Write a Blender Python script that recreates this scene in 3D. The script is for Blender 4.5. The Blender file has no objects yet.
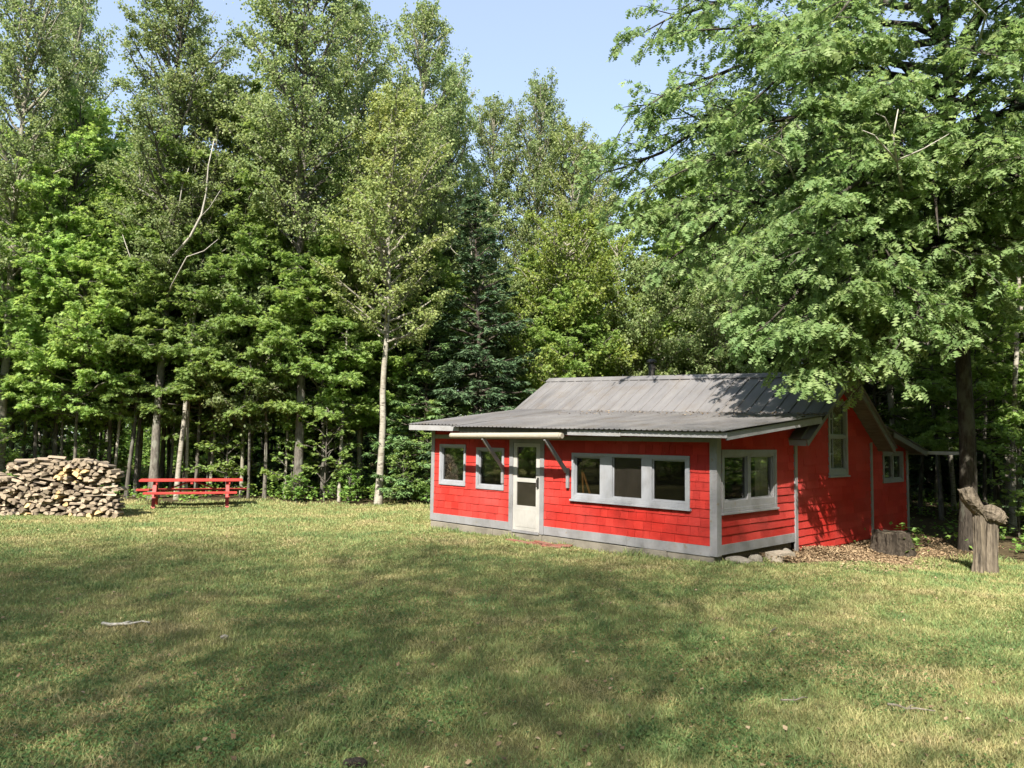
import bpy, math, random
import numpy as np
from mathutils import Vector, Matrix

random.seed(7)
SC = bpy.context.scene
COL = SC.collection

# ------------------------------------------------------------------ camera
CAM_Z = 2.05
F_PX = 770.0
cam_d = bpy.data.cameras.new("camera")
cam_d.sensor_width = 36.0
cam_d.lens = F_PX / 1024.0 * 36.0
cam_d.clip_end = 2000.0
cam = bpy.data.objects.new("camera", cam_d)
COL.objects.link(cam)
cam.matrix_world = (Matrix.Translation((0, 0, CAM_Z))
                    @ Matrix.Rotation(math.radians(90 + 4.16), 4, 'X')
                    @ Matrix.Rotation(math.radians(0.85), 4, 'Z'))
SC.camera = cam
SC.render.resolution_x, SC.render.resolution_y = 1024, 768

# ------------------------------------------------------------------ light
SUN_EL = math.radians(45.0)
SUN_AZ = math.radians(197.5)          # clockwise from +Y: behind the camera, to its left
world = bpy.data.worlds.new("World")
SC.world = world
world.use_nodes = True
wn = world.node_tree
wn.nodes.clear()
w_out = wn.nodes.new('ShaderNodeOutputWorld')
w_bg = wn.nodes.new('ShaderNodeBackground')
w_sky = wn.nodes.new('ShaderNodeTexSky')
w_sky.sky_type = 'NISHITA'
w_sky.sun_disc = False
w_sky.sun_elevation = SUN_EL
w_sky.sun_rotation = SUN_AZ
w_sky.altitude = 0.0
w_sky.air_density = 1.0
w_sky.dust_density = 1.2
w_sky.ozone_density = 1.0
w_bg.inputs['Strength'].default_value = 0.13
w_mix = wn.nodes.new('ShaderNodeMix')          # thin summer haze: a little paler than the clear sky
w_mix.data_type = 'RGBA'
w_mix.inputs[0].default_value = 0.6
w_mix.inputs[7].default_value = (1.06, 1.18, 1.42, 1)
wn.links.new(w_sky.outputs[0], w_mix.inputs[6])
wn.links.new(w_mix.outputs[2], w_bg.inputs[0])
wn.links.new(w_bg.outputs[0], w_out.inputs[0])

sun_d = bpy.data.lights.new("sun", 'SUN')
sun_d.energy = 3.9
sun_d.angle = math.radians(0.55)
sun_d.color = (1.0, 0.93, 0.82)
sun = bpy.data.objects.new("sun", sun_d)
COL.objects.link(sun)
_to = Vector((math.sin(SUN_AZ) * math.cos(SUN_EL), math.cos(SUN_AZ) * math.cos(SUN_EL), math.sin(SUN_EL)))
sun.location = _to * 60
sun.rotation_euler = (-_to).to_track_quat('-Z', 'Y').to_euler()

SC.view_settings.view_transform = 'Standard'
SC.view_settings.look = 'None'
SC.view_settings.gamma = 1.0
SC.view_settings.exposure = 1.97
SC.cycles.max_bounces = 9
SC.cycles.diffuse_bounces = 6
SC.cycles.glossy_bounces = 3
SC.cycles.transmission_bounces = 6
SC.cycles.transparent_max_bounces = 12
SC.cycles.caustics_reflective = False
SC.cycles.caustics_refractive = False


# ------------------------------------------------------------------ helpers
def tag(o, label=None, cat=None, group=None, kind=None):
    if label: o['label'] = label
    if cat: o['category'] = cat
    if group: o['group'] = group
    if kind: o['kind'] = kind
    return o


def empty(name, loc=(0, 0, 0), rz=0.0):
    o = bpy.data.objects.new(name, None)
    o.empty_display_size = 0.3
    COL.objects.link(o)
    o.location = loc
    o.rotation_euler = (0, 0, rz)
    return o


def copy_tree(o, parent=None):
    c = o.copy()
    COL.objects.link(c)
    if parent is not None:
        c.parent = parent
    for ch in list(o.children):
        copy_tree(ch, c)
    return c


class MB:
    """collects polygons, then links them as one mesh object"""
    def __init__(self):
        self.v, self.f, self.mi = [], [], []

    def add(self, verts, faces, mi=0):
        b = len(self.v)
        self.v.extend([tuple(p) for p in verts])
        for fc in faces:
            self.f.append([b + i for i in fc])
            self.mi.append(mi)

    def hexa(self, p, mi=0):
        """8 corners: bottom 0-3 counter-clockwise, top 4-7"""
        self.add(p, [(3, 2, 1, 0), (4, 5, 6, 7), (0, 1, 5, 4), (1, 2, 6, 5), (2, 3, 7, 6), (3, 0, 4, 7)], mi)

    def box(self, x0, x1, y0, y1, z0, z1, fn=None, mi=0):
        p = [(x0, y0, z0), (x1, y0, z0), (x1, y1, z0), (x0, y1, z0), (x0, y0, z1), (x1, y0, z1), (x1, y1, z1), (x0, y1, z1)]
        if fn: p = [fn(*q) for q in p]
        self.hexa(p, mi)

    def bar(self, a, b, w, h, up=(0, 0, 1), mi=0):
        a, b, up = Vector(a), Vector(b), Vector(up)
        d = (b - a).normalized()
        s = d.cross(up)
        if s.length < 1e-4: s = d.cross(Vector((1, 0, 0)))
        s.normalize()
        n = s.cross(d).normalized()
        s, n = s * w / 2, n * h / 2
        self.hexa([a - s - n, a + s - n, b + s - n, b - s - n, a - s + n, a + s + n, b + s + n, b - s + n], mi)

    def tube(self, pts, rad, n=10, cap=True, mi=0, wob=None):
        pts = [Vector(p) for p in pts]
        b = len(self.v)
        ref = Vector((0, 0, 1))
        d0 = (pts[-1] - pts[0]).normalized()
        if abs(d0.dot(ref)) > 0.9: ref = Vector((1, 0, 0))
        for i, p in enumerate(pts):
            d = (pts[min(i + 1, len(pts) - 1)] - pts[max(i - 1, 0)]).normalized()
            s = d.cross(ref).normalized()
            t = s.cross(d)
            for k in range(n):
                a = 2 * math.pi * k / n
                r = rad[i] * (wob(i, k) if wob else 1.0)
                self.v.append(tuple(p + s * math.cos(a) * r + t * math.sin(a) * r))
        for i in range(len(pts) - 1):
            for k in range(n):
                k2 = (k + 1) % n
                self.f.append([b + i * n + k, b + i * n + k2, b + (i + 1) * n + k2, b + (i + 1) * n + k])
                self.mi.append(mi)
        if cap:
            self.f.append([b + k for k in reversed(range(n))]); self.mi.append(mi)
            e = b + (len(pts) - 1) * n
            self.f.append([e + k for k in range(n)]); self.mi.append(mi)

    def build(self, name, mats, parent=None, smooth=False, loc=None, bevel=0.0):
        me = bpy.data.meshes.new(name)
        me.from_pydata(self.v, [], self.f)
        for m in (mats if isinstance(mats, (list, tuple)) else [mats]):
            me.materials.append(m)
        if any(self.mi):
            me.polygons.foreach_set('material_index', self.mi)
        if smooth:
            me.polygons.foreach_set('use_smooth', [True] * len(self.f))
        me.update()
        o = bpy.data.objects.new(name, me)
        COL.objects.link(o)
        if parent is not None: o.parent = parent
        if loc is not None: o.location = loc
        if bevel:
            bv = o.modifiers.new('bevel', 'BEVEL')
            bv.width = bevel; bv.segments = 2; bv.limit_method = 'ANGLE'
        return o


def np_mesh(name, V, F, mats, parent=None, smooth=False, midx=None):
    """V (n,3), F (m,k) uniform polygons"""
    me = bpy.data.meshes.new(name)
    V = np.ascontiguousarray(V, dtype=np.float32)
    F = np.ascontiguousarray(F, dtype=np.int32)
    m, k = F.shape
    me.vertices.add(len(V)); me.vertices.foreach_set('co', V.ravel())
    me.loops.add(m * k); me.loops.foreach_set('vertex_index', F.ravel())
    me.polygons.add(m)
    me.polygons.foreach_set('loop_start', np.arange(0, m * k, k, dtype=np.int32))
    me.polygons.foreach_set('loop_total', np.full(m, k, dtype=np.int32))
    if midx is not None:
        me.polygons.foreach_set('material_index', np.asarray(midx, dtype=np.int32))
    me.polygons.foreach_set('use_smooth', np.full(m, smooth, dtype=bool))
    for mt in (mats if isinstance(mats, (list, tuple)) else [mats]):
        me.materials.append(mt)
    me.update(calc_edges=True)
    o = bpy.data.objects.new(name, me)
    COL.objects.link(o)
    if parent is not None: o.parent = parent
    return o


def at(px, depth):
    return (px - 512.0) / F_PX * depth


def sstep(x):
    x = np.clip(x, 0, 1)
    return x * x * (3 - 2 * x)


def gz(x, y):
    """height of the ground"""
    x = np.asarray(x, dtype=float); y = np.asarray(y, dtype=float)
    z = -0.08 - 0.28 * sstep(((x - 4.2) * 0.8 + (y - 14.3) * 0.5) / 5.0)
    z = z + 0.02 * np.sin(x * 0.9 + 0.4 * np.sin(y * 0.7)) * np.sin(y * 0.63 + 1.3) + 0.012 * np.sin(x * 2.3 + y * 1.1)
    dx, dy = x - 3.68, y - 13.9
    lx, ly = (dx - dy) * 0.70711, (dx + dy) * 0.70711
    z = z - 0.075 * sstep((1.5 + ly) / 1.3) * sstep((-lx - 0.3) / 2.0) * sstep((9.5 + lx) / 1.0) * sstep((6 - ly) / 3)
    z = z - 0.10 * sstep((1.1 - np.abs(lx - 0.25)) / 0.7) * sstep((ly - 0.2) / 0.9) * sstep((3.6 - ly) / 0.8)
    far = sstep((y - 26) / 30.0)
    z = z + far * (0.5 * np.sin(x * 0.21 + 1.0) * np.sin(y * 0.17) + 0.12 * np.sin(x * 0.9) * np.sin(y * 0.8))
    return z


def gzf(x, y):
    return float(gz(x, y))


# ------------------------------------------------------------------ materials
class N:
    """small node-tree writer"""
    def __init__(self, name):
        self.m = bpy.data.materials.new(name)
        self.m.use_nodes = True
        self.t = self.m.node_tree
        self.t.nodes.clear()
        self.out = self.t.nodes.new('ShaderNodeOutputMaterial')

    def n(self, typ, **kw):
        nd = self.t.nodes.new(typ)
        for k, v in kw.items():
            if k.startswith('i_'):
                key = k[2:].replace('_', ' ')
                nd.inputs[int(key) if key.isdigit() else key].default_value = v
            else:
                setattr(nd, k, v)
        return nd

    def l(self, a, b): self.t.links.new(a, b)

    def noise(self, scale, detail=4, rough=0.55, vec=None, out=0, dist=0.0):
        nd = self.n('ShaderNodeTexNoise')
        nd.inputs['Scale'].default_value = scale
        nd.inputs['Detail'].default_value = detail
        nd.inputs['Roughness'].default_value = rough
        nd.inputs['Distortion'].default_value = dist
        if vec is not None: self.l(vec, nd.inputs['Vector'])
        return nd.outputs[out]

    def ramp(self, fac, stops, interp='LINEAR'):
        nd = self.n('ShaderNodeValToRGB')
        cr = nd.color_ramp
        cr.interpolation = interp
        while len(cr.elements) < len(stops): cr.elements.new(0.5)
        for e, (p, c) in zip(cr.elements, stops):
            e.position = p
            e.color = (*c, 1) if len(c) == 3 else c
        self.l(fac, nd.inputs[0])
        return nd.outputs[0]

    def mix(self, fac, a, b, typ='MIX'):
        nd = self.n('ShaderNodeMix', data_type='RGBA', blend_type=typ)
        for sock, v in ((nd.inputs[0], fac), (nd.inputs[6], a), (nd.inputs[7], b)):
            if hasattr(v, 'is_linked'): self.l(v, sock)
            elif isinstance(v, (int, float)): sock.default_value = v
            else: sock.default_value = (*v, 1)
        return nd.outputs[2]

    def math(self, op, a, b=None):
        nd = self.n('ShaderNodeMath', operation=op)
        for sock, v in zip(nd.inputs, (a, b)):
            if v is None: continue
            if hasattr(v, 'is_linked'): self.l(v, sock)
            else: sock.default_value = v
        return nd.outputs[0]

    def coord(self, which='Object', scale=None, rot=None):
        tc = self.n('ShaderNodeTexCoord')
        s = tc.outputs[which]
        if scale is not None or rot is not None:
            mp = self.n('ShaderNodeMapping')
            if scale is not None: mp.inputs['Scale'].default_value = scale
            if rot is not None: mp.inputs['Rotation'].default_value = rot
            self.l(s, mp.inputs['Vector'])
            s = mp.outputs[0]
        return s

    def pos(self, scale=None):
        g = self.n('ShaderNodeNewGeometry')
        s = g.outputs['Position']
        if scale is not None:
            mp = self.n('ShaderNodeMapping')
            mp.inputs['Scale'].default_value = scale
            self.l(s, mp.inputs['Vector'])
            s = mp.outputs[0]
        return s

    def island(self):
        return self.n('ShaderNodeNewGeometry').outputs['Random Per Island']

    def objrand(self):
        return self.n('ShaderNodeObjectInfo').outputs['Random']

    def hsv(self, col, h=0.5, s=1.0, v=1.0):
        nd = self.n('ShaderNodeHueSaturation')
        for key, val in (('Hue', h), ('Saturation', s), ('Value', v)):
            if hasattr(val, 'is_linked'): self.l(val, nd.inputs[key])
            else: nd.inputs[key].default_value = val
        self.l(col, nd.inputs['Color'])
        return nd.outputs[0]

    def rng(self, v, a, b):
        nd = self.n('ShaderNodeMapRange')
        nd.inputs['To Min'].default_value = a
        nd.inputs['To Max'].default_value = b
        self.l(v, nd.inputs['Value'])
        return nd.outputs[0]

    def bump(self, h, strength=0.4, dist=0.02):
        nd = self.n('ShaderNodeBump')
        nd.inputs['Strength'].default_value = strength
        nd.inputs['Distance'].default_value = dist
        self.l(h, nd.inputs['Height'])
        return nd.outputs[0]

    def bsdf(self, col, rough=0.7, metal=0.0, spec=0.4, normal=None, gain=0.68):
        col = self.mix(1.0, col, (gain, gain, gain), 'MULTIPLY')
        b = self.n('ShaderNodeBsdfPrincipled')
        if hasattr(col, 'is_linked'): self.l(col, b.inputs['Base Color'])
        else: b.inputs['Base Color'].default_value = (*col, 1)
        if hasattr(rough, 'is_linked'): self.l(rough, b.inputs['Roughness'])
        else: b.inputs['Roughness'].default_value = rough
        b.inputs['Metallic'].default_value = metal
        b.inputs['Specular IOR Level'].default_value = spec
        if normal is not None: self.l(normal, b.inputs['Normal'])
        return b.outputs[0]

    def done(self, sh):
        self.l(sh, self.out.inputs[0])
        return self.m


def leaf_material(name, c0, c1, c2, trans=0.35, rough=0.45, spec=0.35, var=0.25):
    k = N(name)
    base = k.ramp(k.island(), [(0.0, c0), (0.55, c1), (1.0, c2)])
    cl = k.noise(0.55, 2, 0.5, k.pos())
    base = k.hsv(base, h=k.rng(cl, 0.474, 0.518), s=0.92, v=k.rng(k.objrand(), 1.1 - var, 1.15 + var))
    p = k.bsdf(base, rough, 0, spec, gain=1.0)
    tl = k.n('ShaderNodeBsdfTranslucent')
    k.l(k.hsv(base, h=0.485, s=1.1, v=1.5), tl.inputs[0])
    mx = k.n('ShaderNodeMixShader')
    mx.inputs[0].default_value = trans
    k.l(p, mx.inputs[1]); k.l(tl.outputs[0], mx.inputs[2])
    return k.done(mx.outputs[0])


def bark_material(name, dark, light, scale=(9, 9, 2), bump=0.7, lich=None):
    k = N(name)
    v = k.coord('Object', scale=scale)
    n1 = k.noise(2.2, 6, 0.7, v)
    col = k.ramp(n1, [(0.32, dark), (0.66, light)])
    if lich:
        n2 = k.noise(1.1, 4, 0.6, k.coord('Object', scale=(3, 3, 1.5)))
        col = k.mix(k.ramp(n2, [(0.5, (0, 0, 0)), (0.62, (1, 1, 1))]), col, lich)
    col = k.hsv(col, v=k.rng(k.objrand(), 0.75, 1.25))
    return k.done(k.bsdf(col, 0.9, 0, 0.2, k.bump(n1, bump, 0.03)))


def birch_bark(name, white, band):
    k = N(name)
    n1 = k.noise(3.0, 5, 0.65, k.coord('Object', scale=(2.0, 2.0, 9.0)))
    n2 = k.noise(1.4, 4, 0.6, k.coord('Object', scale=(2.5, 2.5, 1.6)))
    col = k.ramp(n1, [(0.34, band), (0.47, white)])
    col = k.mix(k.ramp(n2, [(0.48, (0, 0, 0)), (0.66, (0.75, 0.75, 0.75))]), col, (0.2, 0.17, 0.12))
    return k.done(k.bsdf(col, 0.75, 0, 0.3, k.bump(n1, 0.3, 0.01)))


def wood_material(name, c0, c1, scale=(30, 30, 2.0), rough=0.85):
    k = N(name)
    n1 = k.noise(1.0, 6, 0.65, k.coord('Object', scale=scale))
    col = k.ramp(n1, [(0.3, c0), (0.7, c1)])
    return k.done(k.bsdf(col, rough, 0, 0.25, k.bump(n1, 0.4, 0.01)))


def paint_material(name, c, dirt=(0.2, 0.18, 0.14), amount=0.5, rough=0.55, scale=3.0, peel=None):
    k = N(name)
    n1 = k.noise(scale, 6, 0.65, k.coord('Object'))
    n2 = k.noise(26, 3, 0.6, k.coord('Object', scale=(1, 1, 0.25)))
    col = k.mix(k.math('MULTIPLY', k.ramp(n1, [(0.45, (0, 0, 0)), (0.8, (1, 1, 1))]), amount), c, dirt)
    col = k.hsv(col, v=k.rng(n2, 0.86, 1.12))
    if peel:
        n3 = k.noise(9, 5, 0.7, k.coord('Object', scale=(1, 1, 1)))
        col = k.mix(k.ramp(n3, [(0.62, (0, 0, 0)), (0.66, (1, 1, 1))]), col, peel)
    return k.done(k.bsdf(col, rough, 0, 0.35, k.bump(n2, 0.12, 0.004)))


M = {}
# leaves
M['maple'] = leaf_material('maple_leaf', (0.125, 0.215, 0.046), (0.175, 0.280, 0.064), (0.245, 0.345, 0.095), 0.52, 0.55, 0.25)
M['aspen'] = leaf_material('aspen_leaf', (0.110, 0.170, 0.052), (0.160, 0.225, 0.070), (0.240, 0.290, 0.115), 0.48, 0.5, 0.35)
M['birch'] = leaf_material('birch_leaf', (0.110, 0.155, 0.040), (0.155, 0.205, 0.056), (0.230, 0.265, 0.090), 0.48, 0.5, 0.3)
M['oak'] = leaf_material('oak_leaf', (0.090, 0.160, 0.048), (0.130, 0.210, 0.064), (0.205, 0.280, 0.104), 0.48, 0.55, 0.25)
M['olive'] = leaf_material('olive_leaf', (0.100, 0.165, 0.024), (0.145, 0.205, 0.030), (0.200, 0.250, 0.042), 0.45, 0.5, 0.3)
M['spruce'] = leaf_material('spruce_needle', (0.034, 0.074, 0.032), (0.050, 0.098, 0.040), (0.080, 0.135, 0.054), 0.1, 0.6, 0.3)
M['fir'] = leaf_material('fir_needle', (0.055, 0.115, 0.036), (0.080, 0.150, 0.044), (0.115, 0.190, 0.058), 0.15, 0.6, 0.3)
M['shrub'] = leaf_material('shrub_leaf', (0.085, 0.185, 0.028), (0.120, 0.235, 0.036), (0.180, 0.290, 0.055), 0.45, 0.5, 0.3)
# bark
M['bark_dark'] = bark_material('dark_bark', (0.035, 0.028, 0.022), (0.15, 0.125, 0.10))
M['bark_oak'] = bark_material('oak_bark', (0.022, 0.018, 0.014), (0.095, 0.08, 0.065), (14, 14, 2.2), 1.0, (0.12, 0.12, 0.095))
M['bark_grey'] = bark_material('grey_bark', (0.05, 0.044, 0.036), (0.23, 0.21, 0.18), (9, 9, 2.0), 0.6, (0.24, 0.24, 0.20))
M['bark_birch'] = birch_bark('birch_bark', (0.40, 0.375, 0.315), (0.06, 0.048, 0.04))
M['bark_aspen'] = birch_bark('aspen_bark', (0.33, 0.315, 0.25), (0.09, 0.078, 0.06))
M['dead_wood'] = bark_material('dead_wood', (0.28, 0.26, 0.22), (0.55, 0.52, 0.46), (9, 9, 2), 0.4)
M['stump_bark'] = bark_material('stump_bark', (0.016, 0.013, 0.010), (0.125, 0.10, 0.075), (22, 22, 1.4), 1.0)
M['stick_wood'] = bark_material('fallen_stick_bark', (0.12, 0.10, 0.08), (0.30, 0.27, 0.22), (9, 9, 2), 0.4)
M['stump_top'] = wood_material('weathered_stump_top', (0.05, 0.04, 0.03), (0.17, 0.14, 0.10), (7, 7, 7))
M['weathered'] = wood_material('weathered_wood', (0.022, 0.018, 0.014), (0.26, 0.215, 0.16), (20, 20, 1.6))
M['cut_face'] = wood_material('cut_wood_face', (0.05, 0.038, 0.026), (0.27, 0.205, 0.135), (8, 8, 8))


# ------------------------------------------------------------------ ground
LAWN_EDGE_X = np.array([-40, -16, -11, -6, -3, 0, 4, 9, 12, 13.5, 40])
LAWN_EDGE_Y = np.array([23.0, 24.2, 25.0, 25.2, 25.0, 24.0, 22.0, 17.2, 15.2, 14.2, 12.0])


def lawn_mask(x, y):
    e = np.interp(x, LAWN_EDGE_X, LAWN_EDGE_Y)
    e = e + 0.5 * np.sin(x * 1.3) + 0.3 * np.sin(x * 3.1 + 1)
    return sstep((e - y) / 1.2 + 0.5)


def make_ground():
    def axis(lo, hi, core0, core1, step):
        core = np.arange(core0, core1 + 1e-6, step)
        a = core1 + (hi - core1) * (np.linspace(0, 1, 26)[1:] ** 2.2)
        b = core0 - (core0 - lo) * (np.linspace(0, 1, 26)[1:] ** 2.2)
        return np.concatenate([b[::-1], core, a])
    xs = axis(-300, 300, -20, 20, 0.25)
    ys = axis(-120, 500, -2, 32, 0.25)
    X, Y = np.meshgrid(xs, ys)
    Z = gz(X, Y)
    V = np.stack([X, Y, Z], -1).reshape(-1, 3)
    nx, ny = len(xs), len(ys)
    i = np.arange(nx - 1)[None, :] + np.arange(ny - 1)[:, None] * nx
    F = np.stack([i, i + 1, i + 1 + nx, i + nx], -1).reshape(-1, 4)
    k = N('ground_soil')
    p = k.pos()
    big = k.noise(0.35, 4, 0.6, p)
    fine = k.noise(9, 6, 0.7, p)
    lawn = k.ramp(big, [(0.3, (0.115, 0.130, 0.036)), (0.5, (0.185, 0.175, 0.062)), (0.7, (0.24, 0.205, 0.09))])
    lawn = k.hsv(lawn, v=k.rng(fine, 0.55, 1.35))
    litter = k.ramp(fine, [(0.3, (0.035, 0.028, 0.016)), (0.5, (0.085, 0.065, 0.035)), (0.7, (0.15, 0.11, 0.06))])
    at_ = k.n('ShaderNodeAttribute', attribute_name='lawn')
    col = k.mix(at_.outputs['Fac'], litter, lawn)
    mat = k.done(k.bsdf(col, 0.95, 0, 0.15, k.bump(fine, 0.6, 0.04)))
    o = np_mesh('ground', V, F, mat, smooth=True)
    a = o.data.attributes.new('lawn', 'FLOAT', 'POINT')
    a.data.foreach_set('value', lawn_mask(V[:, 0], V[:, 1]).astype(np.float32))
    tag(o, kind='structure')


make_ground()

# cabin footprint test in its own frame
CX, CY, CR = 3.68, 13.9, -math.pi / 4
R2 = math.sqrt(0.5)


def cab_local(x, y):
    dx, dy = x - CX, y - CY
    return dx * R2 - dy * R2, dx * R2 + dy * R2


def in_cabin(x, y, m=0.0):
    lx, ly = cab_local(x, y)
    return (lx > -8.4 - m) & (lx < m) & (ly > -m) & (ly < 10.0 + m)


def vnoise(x, y, s, seed=0):
    """cheap smooth value noise in 0..1"""
    r = np.random.RandomState(seed).rand(64, 64)
    u, v = np.asarray(x) * s, np.asarray(y) * s
    i, j = np.floor(u).astype(int), np.floor(v).astype(int)
    fu, fv = sstep(u - i), sstep(v - j)
    g = lambda a, b: r[a % 64, b % 64]
    return (g(i, j) * (1 - fu) + g(i + 1, j) * fu) * (1 - fv) + (g(i, j + 1) * (1 - fu) + g(i + 1, j + 1) * fu) * fv


def litter_zone(x, y):
    """bare leaf-covered ground along the gable wall"""
    lx, ly = cab_local(x, y)
    e = 1.95 - 0.25 * np.abs(ly - 5.0) + 0.3 * np.sin(ly * 2.1)
    return (lx > -0.05) & (lx < e) & (ly > 1.6) & (ly < 9.5)


def make_grass():
    rng = np.random.RandomState(3)
    n = 900000
    y0, y1 = 3.4, 27.0
    y = y0 * (y1 / y0) ** rng.rand(n)
    x = (rng.rand(n) * 2 - 1) * (0.72 * y + 1.8)
    bare = vnoise(x, y, 0.55, 5) * 0.6 + vnoise(x, y, 1.7, 6) * 0.4
    keep = (rng.rand(n) < lawn_mask(x, y) * 1.0) & ~in_cabin(x, y, 0.02) & (rng.rand(n) < np.clip(1.6 - 1.3 * bare, 0.35, 1))
    lit = litter_zone(x, y)
    keep &= ~(lit & (rng.rand(n) < 0.93))
    x, y = x[keep], y[keep]
    n = len(x)
    z = gz(x, y)
    tuft = vnoise(x, y, 2.6, 7)
    h = (0.022 + 0.034 * rng.rand(n) ** 1.6) * (0.6 + 0.9 * tuft)
    lx, ly = cab_local(x, y)
    near_wall = in_cabin(x, y, 0.30)
    h = np.where(near_wall, h * (1.2 + 2.2 * vnoise(x, y, 2.1, 9) ** 2), h)
    edge = lawn_mask(x, y)
    h = np.where(edge < 0.9, h * 2.0, h)
    w = np.maximum(0.0045, y * 0.00062) * (0.7 + 0.6 * rng.rand(n))
    a = rng.rand(n) * 2 * np.pi
    lean = h * (0.25 + 0.9 * rng.rand(n))
    b = rng.rand(n) * 2 * np.pi
    base = np.stack([x, y, z - 0.004], -1)
    s = np.stack([np.cos(a), np.sin(a), 0 * a], -1) * w[:, None]
    tip = base + np.stack([np.cos(b) * lean, np.sin(b) * lean, h], -1)
    mid = base + np.stack([np.cos(b) * lean * 0.35, np.sin(b) * lean * 0.35, h * 0.6], -1)
    V = np.stack([base - s * 0.8, base + s * 0.8, mid + s * 0.6, tip, mid - s * 0.6], 1).reshape(-1, 3)
    i = np.arange(n)[:, None] * 5
    F = np.concatenate([i + np.array([[0, 1, 2]]), i + np.array([[0, 2, 4]]), i + np.array([[4, 2, 3]])], 0)
    k = N('grass_blade')
    p = k.pos((1, 1, 0))
    big = k.noise(0.42, 3, 0.55, p)
    med = k.noise(1.7, 4, 0.6, p)
    mixv = k.math('ADD', k.math('MULTIPLY', big, 0.55), k.math('MULTIPLY', med, 0.45))
    pat = k.ramp(mixv, [(0.37, (0.10, 0.19, 0.070)), (0.46, (0.185, 0.25, 0.090)), (0.54, (0.32, 0.315, 0.135)), (0.64, (0.47, 0.375, 0.21))])
    isl = k.ramp(k.island(), [(0.0, (0.12, 0.22, 0.075)), (0.55, (0.25, 0.30, 0.11)), (0.78, (0.47, 0.41, 0.175)), (1.0, (0.58, 0.48, 0.26))])
    col = k.mix(0.34, pat, isl)
    pr = k.bsdf(col, 0.6, 0, 0.25, gain=0.93)
    tl = k.n('ShaderNodeBsdfTranslucent')
    k.l(col, tl.inputs[0])
    mx = k.n('ShaderNodeMixShader'); mx.inputs[0].default_value = 0.3
    k.l(pr, mx.inputs[1]); k.l(tl.outputs[0], mx.inputs[2])
    o = np_mesh('lawn_grass', V, F, k.done(mx.outputs[0]))
    tag(o, 'short patchy mown grass covering the whole clearing', 'grass', kind='stuff')


make_grass()


def scatter_leaves(name, x, y, size, mat, rng, lift=0.006, tilt=0.35):
    n = len(x)
    z = gz(x, y) + lift
    a = rng.rand(n) * 2 * np.pi
    ax = np.stack([np.cos(a), np.sin(a), rng.randn(n) * tilt], -1)
    nm = np.stack([rng.randn(n) * tilt, rng.randn(n) * tilt, np.ones(n)], -1)
    V, F = leaf_mesh(np.stack([x, y, z], -1), ax, nm, size, DIAMOND)
    return np_mesh(name, V, F, mat)


# ------------------------------------------------------------------ leaf templates
DIAMOND = (np.array([(0, 0, 0), (0.38, 0.42, 0.07), (0, 1, -0.04), (-0.38, 0.42, 0.07)]), np.array([(0, 1, 2), (0, 2, 3)]))
ROUND = (np.array([(0, 0, 0), (0.42, 0.30, 0.05), (0.30, 0.78, 0.03), (0, 1, -0.03), (-0.30, 0.78, 0.03), (-0.42, 0.30, 0.05)]),
         np.array([(0, 1, 2), (0, 2, 3), (0, 3, 4), (0, 4, 5)]))
STAR = (np.array([(0, 0, 0), (0.42, 0.12, 0.03), (0.16, 0.36, 0.05), (0.52, 0.66, 0.0), (0.13, 0.62, 0.04), (0, 1, -0.05),
                  (-0.13, 0.62, 0.04), (-0.52, 0.66, 0.0), (-0.16, 0.36, 0.05), (-0.42, 0.12, 0.03)]),
        np.array([(0, 1, 2), (2, 3, 4), (0, 2, 4), (0, 4, 6), (4, 5, 6), (0, 6, 8), (6, 7, 8), (0, 8, 9)]))
OAK = (np.array([(0, 0, 0), (0, 0.38, 0.02), (0, 0.68, 0.0), (0, 1, -0.08), (0.30, 0.34, 0.05), (0.40, 0.66, 0.02), (0.24, 0.90, -0.03),
                 (-0.30, 0.34, 0.05), (-0.40, 0.66, 0.02), (-0.24, 0.90, -0.03)]),
       np.array([(0, 4, 1), (1, 5, 2), (2, 6, 3), (0, 1, 7), (1, 2, 8), (2, 3, 9)]))
NEEDLE = (np.array([(0, 0, 0), (0.13, 0.35, 0.02), (0, 1, -0.02), (-0.13, 0.35, 0.02)]), np.array([(0, 1, 2), (0, 2, 3)]))


def unit(v):
    return v / np.maximum(np.linalg.norm(v, axis=-1, keepdims=True), 1e-9)


def leaf_mesh(P, A, Nn, S, tmpl):
    T, TF = tmpl
    A = unit(A)
    Nn = unit(Nn - (Nn * A).sum(-1, keepdims=True) * A)
    X = np.cross(A, Nn)
    S = np.broadcast_to(np.asarray(S, dtype=float), (len(P),))
    V = P[:, None, :] + S[:, None, None] * (T[None, :, 0:1] * X[:, None] + T[None, :, 1:2] * A[:, None] + T[None, :, 2:3] * Nn[:, None])
    k = len(T)
    F = (np.arange(len(P))[:, None, None] * k + TF[None]).reshape(-1, TF.shape[1])
    return V.reshape(-1, 3), F


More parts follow.
